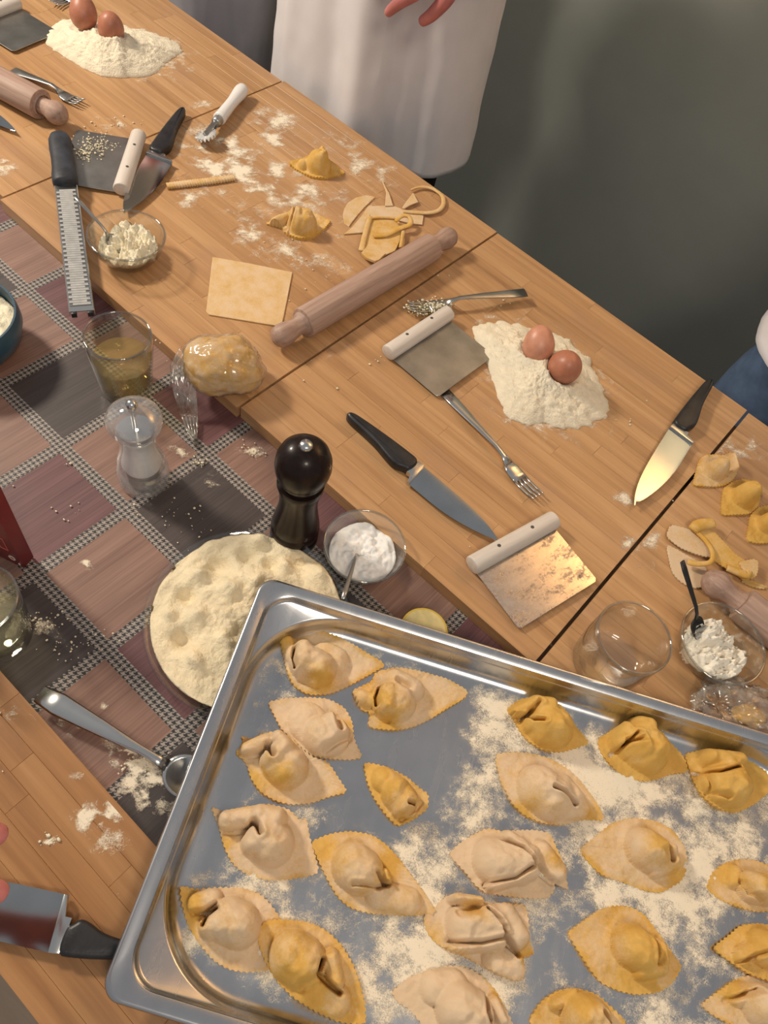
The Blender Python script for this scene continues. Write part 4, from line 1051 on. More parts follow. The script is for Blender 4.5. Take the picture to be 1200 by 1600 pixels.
# ================================================================== mills
cS2 = at(226, 748, ZC)
sm = thing('salt_mill', 'clear acrylic salt mill with steel knob on the tablecloth', 'salt mill', (cS2.x, cS2.y, ZC))
lathe('mill_body', [(.0005, 0), (.0295, 0), (.0308, .002), (.0310, .024), (.0300, .028), (.0272, .031), (.0268, .033), (.0285, .036), (.0290, .041), (.0270, .049), (.0235, .060), (.0215, .072), (.0212, .084), (.0222, .093), (.0235, .097), (.0235, .099), (.0005, .099)], MAT['acrylic'], sm, 56, sharp=40)
lathe('mill_head', [(.0005, .0995), (.0232, .0995), (.0238, .103), (.0275, .108), (.0310, .115), (.0318, .121), (.0305, .127), (.0265, .132), (.0200, .1365), (.0120, .140), (.0060, .1415), (.0005, .1418)], MAT['acrylic'], sm, 56, sharp=40)
lathe('salt_filling', [(.0005, .034), (.0225, .034), (.0240, .040), (.0190, .060), (.0168, .078), (.0166, .088), (.0005, .090)], MAT['salt'], sm, 40, sharp=40)
lathe('grinder', [(.0005, .004), (.0200, .004), (.0205, .022), (.0150, .030), (.0005, .031)], MAT['dull_steel'], sm, 32)
lathe('shaft', [(.0005, .088), (.0030, .088), (.0030, .141), (.0005, .141)], MAT['steel'], sm, 16)
lathe('collar_disc', [(.0005, .1005), (.0205, .1005), (.0205, .1045), (.0005, .1055)], MAT['steel'], sm, 40)
kb = lathe('knob', [(.0005, .1415), (.0050, .1415), (.0062, .1435), (.0066, .147), (.0058, .151), (.0035, .1535), (.0005, .1540)], MAT['steel'], sm, 24)
cP = at(459, 838, ZC)
pm = thing('pepper_mill', 'tall dark wooden pepper mill with a ball top', 'pepper mill', (cP.x, cP.y, ZC))
lathe('mill_body', [(.0005, 0), (.0292, 0), (.0300, .002), (.0300, .014), (.0288, .016), (.0288, .018), (.0298, .020), (.0298, .029), (.0285, .031), (.0285, .033), (.0292, .035), (.0270, .048), (.0238, .068), (.0225, .084), (.0232, .100), (.0255, .114), (.0275, .122), (.0268, .126), (.0005, .126)], MAT['mill_wood'], pm, 56, sharp=45)
lathe('mill_head', [(.0005, .1265), (.0235, .1265), (.0240, .130), (.0262, .134), (.0262, .137), (.0268, .139), (.0302, .147), (.0316, .158), (.0306, .169), (.0272, .179), (.0210, .187), (.0120, .1920), (.0005, .1935)], MAT['mill_wood'], pm, 56, sharp=45)
lathe('knob', [(.0005, .190), (.0075, .190), (.0080, .1935), (.0066, .1965), (.0060, .1975), (.0005, .1985)], MAT['steel'], pm, 24)

# ================================================================== rolling pins
def rolling_pin(label, k0, k1, prof, rad, z=None, mat='beech_pin'):
    zc = rad + .0004 if z is None else z
    a, b = at(k0[0], k0[1], zc), at(k1[0], k1[1], zc)
    r = thing('rolling_pin', label, 'rolling pin', group='wooden rolling pins')
    orient(r, (a.x, a.y, zc), (b.x, b.y, zc))
    L = (b - a).length
    names = prof(L)
    for nm, pr in names: lathe(nm, pr, MAT[mat], r, 48, 'x', sharp=50)
    return r
def pin_profile(hl, rad, kr=.017):
    def f(L):
        knob = [(.0005, 0), (.006, .0006), (.0115, .0035), (.0155, .009), (kr, .016), (kr - .0006, .024), (.0142, .033), (.0128, .041), (.0135, .049), (.0160, hl - .004), (.0175, hl - .0005)]
        body = [(.0005, hl - .0002), (rad - .0030, hl - .0002), (rad - .0008, hl + .0006), (rad, hl + .003), (rad, L / 2), (rad, L - hl - .003), (rad - .0008, L - hl - .0006), (rad - .003, L - hl + .0002), (.0005, L - hl + .0002)]
        return [('roller', body), ('handle', knob), ('handle', [(r_, L - x) for r_, x in knob])]
    return f
rolling_pin('long wooden rolling pin lying across the middle board', (428, 532), (709, 366), pin_profile(.055, .0225), .0225)
rolling_pin('rolling pin at the left picture edge below the dark eggs', (102, 184), (-190, 26), pin_profile(.050, .024, .018), .024)
rolling_pin('rolling pin at the right picture edge behind the floury bowl', (1100, 898), (1330, 1078), pin_profile(.056, .0235, .019), .0235)

# ================================================================== grater
gz = .0208
ga, gb = at(93, 213, gz), at(128, 487, gz)
gr = thing('hand_grater', 'long hand grater with black grip jutting over the tablecloth', 'grater')
orient(gr, (ga.x, ga.y, 0), (gb.x, gb.y, 0))
GL = (gb - ga).length; HL = GL * .315
hw = [(0, .010), (.004, .0145), (.014, .0175), (.03, .0178), (.055, .0168), (.085, .0172), (HL - .02, .0190), (HL - .006, .0185), (HL, .0165)]
n = 20; vs = []; fs = []
for (x, w) in hw:
    for k in range(n):
        a = 2 * math.pi * k / n
        vs.append((x, w * math.copysign(abs(math.cos(a)) ** .8, math.cos(a)), gz + .0138 * (w / .0185) ** .5 * math.copysign(abs(math.sin(a)) ** .8, math.sin(a))))
for i in range(len(hw) - 1):
    for k in range(n): fs.append((i * n + k, i * n + (k + 1) % n, (i + 1) * n + (k + 1) % n, (i + 1) * n + k))
fs.append(tuple(range(n))); fs.append(tuple(reversed([(len(hw) - 1) * n + k for k in range(n)])))
o = mk('grip', vs, fs, MAT['navy_plastic'], gr); fix_normals(o)
ring = []; rf = []
o2 = lathe('hanging_hole', [(.0025, 0), (.0052, 0), (.0060, .0012), (.0048, .0020), (.0028, .0012)], MAT['dull_steel'], gr, 24, closed=True)
o2.location = (.0125, 0, gz + .0115)
lathe('end_collar', [(.0192, 0), (.0198, .003), (.0195, .007), (.0175, .008), (.017, .0)], MAT['navy_plastic'], gr, 28, 'x', closed=True); gr.children[-1].location = (HL - .012, 0, gz); gr.children[-1].scale = (1, 1, .72)
bw = .0165
# channel-shaped blade
cs = [(-bw, -.007), (-bw, .0005), (-bw * .94, .0016), (bw * .94, .0016), (bw, .0005), (bw, -.007), (bw * .95, -.007), (bw * .94, .0004), (-bw * .94, .0004), (-bw * .95, -.007)]
vs = []; fs = []
for x in (HL - .003, HL + .012, GL):
    for (y, z) in cs: vs.append((x, y, gz + z))
m_ = len(cs)
for i in range(2):
    for k in range(m_): fs.append((i * m_ + k, i * m_ + (k + 1) % m_, (i + 1) * m_ + (k + 1) % m_, (i + 1) * m_ + k))
fs.append(tuple(range(m_))); fs.append(tuple(reversed(range(2 * m_, 3 * m_))))
o = mk('grating_blade', vs, fs, MAT['steel'], gr, False); fix_normals(o); blade_o = o
# rows of raised teeth
vs = []; fs = []
x = HL + .012; row = 0
while x < GL - .010:
    k = 1
    for i in range(k):
        y0 = -bw * .88 + (i + (.0 if row % 2 else .15)) * (2 * bw * .88 / k); y1 = y0 + 2 * bw * .88 / k * .8
        b_ = len(vs)
        vs += [(x, y0, gz + .0016), (x, y1, gz + .0016), (x + .0026, y1, gz + .0016), (x + .0026, y0, gz + .0016), (x + .0004, y0 + .0003, gz + .0030), (x + .0004, y1 - .0003, gz + .0030)]
        fs += [(b_, b_ + 1, b_ + 5, b_ + 4), (b_ + 1, b_ + 2, b_ + 5), (b_ + 2, b_ + 3, b_ + 4, b_ + 5), (b_ + 3, b_, b_ + 4)]
    x += .0046; row += 1
o = mk('teeth', vs, fs, MAT['teeth'], blade_o, False); o['kind'] = 'stuff'
vs = []; fs = []
x = HL + .0155
while x < GL - .010:
    b_ = len(vs); vs += [(x, -bw * .86, gz + .0018), (x, bw * .86, gz + .0018), (x + .0018, bw * .86, gz + .0018), (x + .0018, -bw * .86, gz + .0018)]
    fs.append((b_, b_ + 1, b_ + 2, b_ + 3)); x += .0046
o = mk('slots', vs, fs, MAT['dark'], blade_o, False); o['kind'] = 'stuff'
for s in (-1, 1):
    o = rbox('foot', (GL + .001, s * .0105, gz - .003), (.006, .007, .008), MAT['black_plastic'], gr, .0015)

# ================================================================== pastry wheel
wz = .015
a, b = at(381, 137, wz), at(318, 217, wz)
pw = thing('pastry_wheel', 'fluted pastry wheel with a white handle on the middle board', 'pastry wheel')
orient(pw, (a.x, a.y, 0), (b.x, b.y, 0))
L = (b - a).length
lathe('handle', [(.0005, 0), (.006, .0008), (.0105, .005), (.0120, .012), (.0122, .020), (.0110, .034), (.0098, .052), (.0098, .066), (.0108, L * .60), (.0112, L * .625), (.0095, L * .635), (.0005, L * .636)], MAT['white_plastic'], pw, 32, 'x', sharp=50).location = (0, 0, wz)
lathe('ferrule', [(.0005, L * .632), (.0085, L * .632), (.0085, L * .70), (.006, L * .715), (.0005, L * .716)], MAT['dull_steel'], pw, 24, 'x').location = (0, 0, wz)
for s in (-1, 1): rbox('prong', (L * .83, 0, wz + s * .0042), (L * .28, .009, .0012), MAT['dull_steel'], pw, .0004)
nn = 96; vs = [(0, 0, .003), (0, 0, -.003)]; fs = []
for k in range(nn):
    a = 2 * math.pi * k / nn; rr = .0180 + .0010 * math.sin(a * 16)
    zz = .0032 * math.sin(a * 16)
    vs += [(.013 * math.cos(a), .013 * math.sin(a), .0014), (rr * math.cos(a), rr * math.sin(a), zz + .0004), (rr * math.cos(a), rr * math.sin(a), zz - .0004), (.013 * math.cos(a), .013 * math.sin(a), -.0014)]
for k in range(nn):
    l = (k + 1) % nn; p = 2 + 4 * k; q_ = 2 + 4 * l
    fs += [(0, p, q_), (p, p + 1, q_ + 1, q_), (p + 1, p + 2, q_ + 2, q_ + 1), (p + 2, p + 3, q_ + 3, q_ + 2), (1, q_ + 3, p + 3)]
o = mk('fluted_wheel', vs, fs, MAT['teeth'], pw, False); o.location = (L * .94, 0, wz); o.rotation_euler = (.35, 0, 0)
lathe('axle', [(.0005, -.007), (.003, -.007), (.003, .007), (.0005, .007)], MAT['dull_steel'], pw, 16).location = (L * .94, 0, wz)

# ================================================================== plate of semolina
cPl = Vector((-0.250, 0.250, ZC))
pl = thing('glass_plate', 'round clear glass plate heaped with semolina flour, partly under the tray', 'plate', cPl)
R_ = .118
lathe('plate_body', [(.0005, 0), (.070, 0), (.074, .0012), (R_ * .93, .0115), (R_ * .985, .0160), (R_, .0172), (R_ * .998, .0186), (R_ * .975, .0182), (R_ * .92, .0138), (.072, .0040), (.0005, .0036)], MAT['glass'], pl, 80, sharp=70)
def tray_cap(P):
    d = P - np.array([TC.x, TC.y]); lx = d @ np.array([U_.x, U_.y]); ly = d @ np.array([V_.x, V_.y])
    ins = np.minimum(HX - np.abs(lx), HY - np.abs(ly))          # > 0 under the tray
    return np.where(ins > .010, -.0035, np.where(ins > -.006, -.0035 + (.010 - ins) / .016 * .030, .030))
def loc_l(px, py, w, h, z=.0): p = at(px, py, z); return (p.x - cPl.x, p.y - cPl.y, w * .8, h * 1.5)
hol = [(340, 880, .014, -.010), (290, 930, .013, -.010), (287, 995, .014, -.011), (385, 870, .011, -.009), (423, 880, .011, -.009), (466, 875, .012, -.009), (375, 985, .014, -.007), (330, 1060, .018, -.006), (310, 900, .012, .009), (360, 920, .016, .009), (405, 845, .012, .008), (445, 885, .010, .008), (310, 960, .014, .008), (350, 1000, .013, .006),
       (300, 1030, .012, .008), (265, 960, .010, .006), (400, 910, .014, .008), (500, 900, .014, .006), (330, 850, .012, .004)]
bowl_fill('semolina flour with finger hollows heaped on the glass plate', cPl, ZC, R_ * .925, .0225, MAT['semolina'], 15.0, amp=.0032, name='semolina_flour', cat='flour', nsc=30, lumps=[loc_l(*q) for q in hol], n=150, K=60, cap=tray_cap)

# ================================================================== lemon half
lz = ZC + .0255
cLm = at(662, 986, lz)
lm = thing('lemon_half', 'cut lemon half lying on the cloth behind the tray', 'lemon', (cLm.x, cLm.y, ZC))
prof = [(.0005, 0)] + [(.0285 * math.sin(math.pi / 2 * i / 12), .027 - .027 * math.cos(math.pi / 2 * i / 12)) for i in range(1, 13)] + [(.0283, .0282)]
lathe('peel', prof + [(.0005, .0280)], MAT['lemon'], lm, 40, sharp=60).rotation_euler = (0, 0, 0)
lathe('flesh', [(.0005, .0279), (.0258, .0279), (.0258, .0287), (.0240, .0291), (.0005, .0290)], MAT['lemon_flesh'], lm, 40, sharp=60)

# ================================================================== red packet
A, B = at(38, 889, ZC), at(53, 871, ZC)
yv = (B - A).normalized(); xv = Vector((yv.y, -yv.x, 0)) * -1
if xv.x > 0: xv = -xv
rp = thing('red_packet', 'red printed packet standing at the left picture edge', 'packet', (A.x, A.y, ZC), math.atan2(-xv.y, -xv.x))
T_ = (B - A).length; PH = .175; PW = .085
sgn = 1 if Vector((-xv.x, -xv.y, 0)).cross(yv).z > 0 else -1
o = prism('carton', [(-PW, 0), (0, 0), (0, sgn * T_), (-PW, sgn * T_)] if sgn > 0 else [(-PW, sgn * T_), (0, sgn * T_), (0, 0), (-PW, 0)], 0, PH, MAT['red_print'], rp, .0015)
f_ = -sgn * .0006
def patch(name, x0, x1, z0, z1, mat):
    vs = [(x0, f_, z0), (x1, f_, z0), (x1, f_, z1), (x0, f_, z1), (x0, -f_ * .2, z0), (x1, -f_ * .2, z0), (x1, -f_ * .2, z1), (x0, -f_ * .2, z1)]
    o = mk(name, vs, [(0, 1, 2, 3), (4, 7, 6, 5), (0, 4, 5, 1), (1, 5, 6, 2), (2, 6, 7, 3), (3, 7, 4, 0)], MAT[mat], rp, False); fix_normals(o)
    return o
patch('printed_panel', -.075, -.010, .080, .165, 'red_pale')
for (x0, x1, z0, z1) in ((-.045, -.012, .060, .061), (-.045, -.012, .034, .035), (-.012, -.011, .034, .061), (-.045, -.044, .034, .061)): patch('printed_frame', x0, x1, z0, z1, 'red_pale')
patch('printed_mark', -.040, -.020, .038, .056, 'red_pale')
ringm = lathe('printed_ring', [(.0030, 0), (.0046, 0), (.0046, .0005), (.0030, .0005)], MAT['pale_print'], rp, 20, closed=True); ringm.rotation_euler = (math.pi / 2 * sgn, 0, 0); ringm.location = (-.0115, -sgn * .0001, .017)
patch('printed_dash', -.005, -.003, .006, .010, 'pale_print')

# ================================================================== plain pasta
def pasta_sheet(name, label, outline, z0=0.0, t=.0022, flour=.55, group=None, scallop=0.0, sm=0, wob=.0):
    pts = [tuple(at(x, y, z0 + t))[:2] for x, y in outline]
    if sm: pts = [tuple(p) for p in chaikin(pts, sm, .2)]
    n = max(40, len(pts) * 4)
    if scallop:
        B_, per = resample(pts, 160)
        tg = np.roll(B_, -1, 0) - np.roll(B_, 1, 0); tg /= np.linalg.norm(tg, axis=1)[:, None]
        B_ = B_ + np.c_[tg[:, 1], -tg[:, 0]] * (scallop * np.sin(2 * math.pi * np.arange(160) * per / 160 / .005))[:, None]
        pts = [tuple(p) for p in B_]
    c = np.mean(np.array(pts), axis=0)
    pts = [(p[0] - c[0], p[1] - c[1]) for p in pts]
    a2 = sum(pts[i][0] * pts[(i + 1) % len(pts)][1] - pts[(i + 1) % len(pts)][0] * pts[i][1] for i in range(len(pts)))
    if a2 < 0: pts = pts[::-1]
    o = prism(name, pts, 0, t, MAT['dough'], None, .0005, 1)
    o.location = (c[0], c[1], z0); o.color = (flour,) * 3 + (1,)
    return tag(o, label, 'pasta', group)
pasta_sheet('pasta_sheet', 'square sheet of rolled pasta dough on the middle board', [(332, 401), (394, 412), (457, 425), (449, 466), (440, 510), (380, 500), (326, 491), (322, 486), (327, 445)], 0.0, .0024, .60)
def strip(label, path, widths, z, t=.0022, flour=.4, group='pasta offcuts', zs=None, ridged=False):
    P = []
    for i, (x, y) in enumerate(path):
        zz = z + (zs[i] if zs else 0) + t / 2
        P.append(at(x, y, zz))
    # subdivide with Catmull-Rom
    Q, Wd = [], []
    for i in range(len(P) - 1):
        p0, p1, p2, p3 = P[max(i - 1, 0)], P[i], P[i + 1], P[min(i + 2, len(P) - 1)]
        for k in range(6):
            u = k / 6
            Q.append(0.5 * ((2 * p1) + (p2 - p0) * u + (2 * p0 - 5 * p1 + 4 * p2 - p3) * u * u + (3 * p1 - p0 - 3 * p2 + p3) * u ** 3))
            Wd.append(widths[i] * (1 - u) + widths[i + 1] * u)
    Q.append(P[-1]); Wd.append(widths[-1])
    if ridged:
        Q2, W2 = [], []
        for i in range(len(Q) - 1):
            for k in range(6):
                Q2.append(Q[i].lerp(Q[i + 1], k / 6)); W2.append((Wd[i] * (1 - k / 6) + Wd[i + 1] * k / 6) * (1.06 if (i * 6 + k) % 4 < 2 else .86))
        Q, Wd = Q2, W2
    o0 = Q[0].copy(); o0.z = z
    o = ribbon('pasta_offcut', [q - o0 for q in Q], Wd, t, MAT['dough'])
    o.location = o0; o.color = (flour,) * 3 + (1,)
    return tag(o, label, 'pasta', group)
strip('straight ridged pasta strip on the floury board below the pastry wheel', [(261, 291), (295, 287), (330, 283), (367, 278)], [.0125, .014, .014, .011], 0, .006, .55, 'pasta offcuts', ridged=True)
V4 = lambda *p: vw(520, 280, 6.667, p)
GO = 'pasta offcuts'
def off(label, pts, z=0.0, t=.0022, fl=.62, sm=0): return pasta_sheet('pasta_offcut', label, pts, z, t, fl, GO, 0, sm)
off('half-moon pasta offcut at the left of the pile by the rolling pin', V4((105, 370), (118, 310), (160, 240), (240, 190), (350, 163), (442, 183), (400, 225), (330, 290), (260, 370), (200, 445), (170, 492), (122, 462)))
off('pointed triangular pasta offcut next to the half-moon one', V4((113, 570), (200, 500), (300, 380), (370, 278), (412, 262), (402, 330), (382, 400), (352, 480), (322, 552)), .0003)
off('broad pale pasta offcut under the pile by the rolling pin', V4((392, 278), (520, 273), (640, 278), (740, 315), (945, 378), (935, 470), (800, 458), (700, 430), (392, 420)), .0008, fl=.75)
off('thin spike-shaped pasta offcut pointing away from the pile', V4((508, 0), (545, 60), (590, 150), (628, 272), (545, 275), (556, 130)), .0032)
off('small triangular pasta offcut inside the ring-shaped strip', V4((718, 298), (770, 222), (838, 138), (892, 235), (800, 272), (745, 305)), .0034)
off('large pasta sheet offcut at the front of the pile', V4((385, 405), (655, 405), (722, 470), (700, 640), (650, 745), (560, 782), (470, 846), (400, 842), (340, 802), (287, 752), (310, 640), (335, 540)), .0032, fl=.40)
off('folded bottom corner of pasta dough beside the rolling pin', V4((375, 672), (480, 690), (552, 772), (480, 840), (440, 852), (345, 812), (300, 762)), .0056, .005, .45)
strip('ring-shaped pasta strip near the table edge', V4((735, 335), (850, 345), (1000, 350), (1100, 325), (1150, 265), (1145, 185), (1085, 125), (1000, 88), (900, 84), (815, 112)), [.006, .008, .008, .008, .008, .008, .007, .007, .005, .003], .0034, .0024, .45)
strip('curled pasta strip looped on top of the pile', V4((425, 590), (560, 578), (700, 512), (790, 480), (815, 435), (785, 385), (715, 385), (655, 440)), [.009, .010, .009, .009, .008, .008, .008, .007], .0062, .0030, .22, zs=[0, 0, .002, .004, .006, .008, .007, .003])
strip('upright left pasta strip along the pile edge', V4((392, 395), (365, 470), (340, 560), (315, 660), (298, 745)), [.008, .009, .009, .009, .010], .0062, .0026, .40)
strip('short pasta strip hanging towards the rolling pin', V4((735, 540), (722, 620), (705, 712)), [.007, .006, .006], .0062, .0026, .40)
strip('scalloped pasta strip lying across the large offcut', V4((400, 410), (480, 402), (560, 402), (650, 410)), [.004, .004, .004, .004], .0056, .003, .25, ridged=True)
V9 = lambda *p: vw(860, 680, 3.478, p)
GR_ = 'pasta offcuts by the right rolling pin'
def offr(label, pts, z=0.0, t=.0024, fl=.60): return pasta_sheet('pasta_offcut', label, pts, z, t, fl, GR_, .0005, 1)
offr('pale flat pasta offcut at the left of the right heap', V9((628, 548), (655, 483), (720, 500), (790, 518), (850, 570), (885, 645), (865, 665), (780, 642), (700, 607)), .003, fl=.75)
offr('lower pale pasta offcut behind the black spoon', V9((628, 588), (690, 620), (760, 660), (840, 700), (870, 790), (840, 825), (770, 832), (700, 790), (660, 740)), .0002, fl=.85)
offr('long golden pasta offcut crossing the right heap', V9((795, 520), (830, 495), (890, 520), (950, 585), (1010, 650), (1080, 690), (1120, 760), (1060, 795), (1000, 745), (900, 690), (868, 640), (850, 565)), .0058, fl=.25)
offr('small square pasta offcut at the right end of the heap', V9((1020, 685), (1132, 668), (1128, 760), (1092, 785), (1050, 735)), .0086, fl=.45)
offr('pasta tail pointing to the right picture edge', V9((1030, 785), (1100, 785), (1190, 828), (1150, 836), (1080, 818)), .0002, fl=.4)
strip('rolled pasta fold on the right heap', V9((775, 515), (800, 492), (840, 482), (888, 480)), [.014, .017, .017, .014], .0086, .006, .2, GR_)
strip('looped golden pasta strip over the right heap', V9((800, 530), (850, 580), (882, 640), (870, 690), (800, 700), (745, 688)), [.006, .007, .007, .007, .008, .008], .0086, .0035, .15, GR_, zs=[0, .001, .003, .004, .002, 0])
strip('folded pasta strip at the pin end of the right heap', V9((960, 720), (1020, 745), (1065, 760), (1080, 740)), [.010, .012, .012, .01], .0086, .005, .25, GR_)

# ================================================================== dough in cling film
def lump(name, r3, mat, parent, seed, amp, nsc, n=56, K=36, flat=.0, ridge=0.0):
    vs = []; fs = []
    for i in range(K + 1):
        th = math.pi * i / K
        for k in range(n):
            ph = 2 * math.pi * k / n
            d = Vector((math.sin(th) * math.cos(ph), math.sin(th) * math.sin(ph), math.cos(th)))
            q = 1 + amp * mnoise.fractal(d * nsc + Vector((seed, 0, 0)), .7, 2.0, 4)
            if ridge: q += ridge * (1 - abs(mnoise.noise(d * nsc * 2.2 + Vector((0, seed, 0)))) * 2.0) ** 3
            p = Vector((d.x * r3[0] * q, d.y * r3[1] * q, d.z * r3[2] * q))
            p.z = max(p.z, -r3[2] * .80 + flat)
            vs.append(p + Vector((0, 0, r3[2] * .80)))
    for i in range(K):
        for k in range(n):
            l = (k + 1) % n
            fs.append((i * n + k, (i + 1) * n + k, (i + 1) * n + l, i * n + l))
    o = mk(name, vs, fs, mat, parent)
    bm = bmesh.new(); bm.from_mesh(o.data); bmesh.ops.remove_doubles(bm, verts=bm.verts[:], dist=1e-6); bmesh.ops.recalc_face_normals(bm, faces=bm.faces[:]); bm.to_mesh(o.data); bm.free()
    return o
cD = at(349, 580, .018)
dg = thing('wrapped_dough', 'lump of yellow dough wrapped in cling film at the board edge', 'dough', (cD.x, cD.y, 0), math.radians(48))
o = lump('dough', (.052, .042, .037), MAT['dough'], dg, 3.0, .12, 1.1); o.color = (.25, .25, .25, 1)
fm = lump('cling_film', (.0535, .0435, .0385), MAT['film'], dg, 3.0, .12, 1.1, 110, 72, 0, .035)
# loose film twist hanging over the board edge
p_ = [at(300, 545, .045), at(288, 575, .034), at(286, 600, .020), at(291, 625, .004), at(296, 650, ZC + .006), at(301, 675, ZC + .004), at(305, 697, ZC + .003)]
nw = 15; vs = []; fs = []
wd = [.030, .034, .030, .026, .022, .014, .003]
QQ = []; WW = []
for i in range(len(p_) - 1):
    for k in range(5): QQ.append(p_[i].lerp(p_[i + 1], k / 5)); WW.append(wd[i] * (1 - k / 5) + wd[i + 1] * k / 5)
QQ.append(p_[-1]); WW.append(wd[-1])
inv = Matrix.LocRotScale(dg.location, dg.rotation_euler, None).inverted()
for i, q in enumerate(QQ):
    for k in range(nw):
        u = k / (nw - 1) - .5
        wv = q + Vector((.70, .66, 0)) * (u * WW[i] * 1.1)
        wv.z += .004 * math.sin(k * 2.1 + i * .25) + .004 * mnoise.noise(wv * 90)
        wv.z = max(wv.z, ZC + .0015)
        vs.append(inv @ wv)
for i in range(len(QQ) - 1):
    for k in range(nw - 1): fs.append((i * nw + k, i * nw + k + 1, (i + 1) * nw + k + 1, (i + 1) * nw + k))
o = mk('film_tail', vs, fs, MAT['film'], dg)
so = o.modifiers.new('thickness', 'SOLIDIFY'); so.thickness = .0003
# second wrapped dough, lower right
cD2 = at(1155, 1108, .010)
dg2 = thing('wrapped_dough', 'scrap of yellow dough in crumpled cling film at the right edge behind the tray', 'dough', (cD2.x, cD2.y, 0), .6)
o = lump('dough', (.020, .014, .010), MAT['dough'], dg2, 8.0, .12, 1.6); o.color = (.15, .15, .15, 1); o.location = (.012, -.006, 0)
lump('cling_film', (.050, .036, .016), MAT['film'], dg2, 5.0, .30, 1.7, 96, 64, 0, .12)

# ================================================================== filling on the fork, crumbs
def crumbs(label, spots, z, mat, rmin, rmax, name='crumbs', cat='crumbs', seed=1, lim=None):
    rnd = random.Random(seed); vs = []; fs = []
    ico = [(0, 0, 1), (.894, 0, .447), (.276, .851, .447), (-.724, .526, .447), (-.724, -.526, .447), (.276, -.851, .447), (.724, .526, -.447), (-.276, .851, -.447), (-.894, 0, -.447), (-.276, -.851, -.447), (.724, -.526, -.447), (0, 0, -1)]
    icf = [(0, 1, 2), (0, 2, 3), (0, 3, 4), (0, 4, 5), (0, 5, 1), (1, 6, 2), (2, 7, 3), (3, 8, 4), (4, 9, 5), (5, 10, 1), (6, 7, 2), (7, 8, 3), (8, 9, 4), (9, 10, 5), (10, 6, 1), (11, 7, 6), (11, 8, 7), (11, 9, 8), (11, 10, 9), (11, 6, 10)]
    for (px, py, sx, sy, n, zh) in spots:
        for _ in range(n):
            r = rnd.uniform(rmin, rmax); zz = z + r * .7 + rnd.random() ** 1.5 * zh
            p = at(px + rnd.gauss(0, sx), py + rnd.gauss(0, sy), zz)
            if lim and not (lim[0] < p.x < lim[1] and lim[2] < p.y < lim[3]): continue
            b_ = len(vs); st = Vector((rnd.uniform(.6, 1.5), rnd.uniform(.6, 1.5), rnd.uniform(.5, 1)))
            for v in ico: vs.append((p.x + v[0] * r * st.x, p.y + v[1] * r * st.y, p.z + v[2] * r * st.z * .9))
            fs += [tuple(b_ + k for k in f) for f in icf]
    o = mk(name, vs, fs, mat); return tag(o, label, cat, kind='stuff')
crumbs('pale herb filling clinging to the dull fork', [(672, 480, 13, 5, 190, .010), (655, 482, 12, 5, 60, .003), (690, 477, 8, 4, 80, .008)], .004, MAT['herb_cheese'], .0008, .0022, 'herb_filling', 'filling', 2)
crumbs('green herb flecks in the filling on the dull fork', [(662, 482, 16, 6, 80, .011)], .006, MAT['herb'], .0006, .0014, 'herb_flecks', 'herbs', 3)
crumbs('dried dough crumbs smeared on the scraper blade by the grater', [(147, 228, 13, 9, 160, .0015), (130, 240, 7, 7, 60, .001), (178, 227, 3, 2, 5, .001)], .0062, MAT['cheese'], .0006, .0016, 'dough_crumbs', 'crumbs', 4)
crumbs('tiny dough crumbs scattered over the boards', [(180, 195, 20, 6, 16, 0), (145, 198, 8, 3, 5, 0), (700, 440, 30, 10, 3, 0), (790, 475, 6, 4, 4, 0), (600, 560, 14, 10, 6, 0), (960, 640, 20, 20, 3, 0), (985, 655, 3, 3, 3, 0), (760, 860, 20, 6, 4, 0), (520, 570, 30, 20, 5, 0), (390, 470, 40, 20, 6, 0), (250, 560, 20, 20, 4, 0), (80, 1310, 10, 6, 16, 0), (5, 1112, 3, 3, 4, .001), (5, 1205, 2, 2, 2, 0), (470, 420, 60, 30, 10, 0), (1090, 820, 30, 30, 5, 0)], .0003, MAT['cheese'], .0005, .0019, 'dough_crumbs', 'crumbs', 5)
crumbs('yellow crumbs scattered on the tablecloth', [(312, 722, 6, 4, 26, .001), (105, 725, 4, 3, 5, 0), (260, 810, 30, 20, 22, 0), (290, 830, 20, 10, 10, 0), (90, 800, 40, 20, 9, 0), (70, 970, 20, 10, 40, 0), (110, 1010, 30, 14, 40, 0), (215, 1190, 20, 10, 50, .002), (190, 1040, 4, 3, 3, 0), (400, 700, 14, 8, 20, 0)], ZC + .0006, MAT['cheese'], .0004, .0015, 'cheese_crumbs', 'crumbs', 6, (-1, .3, .04, .435))

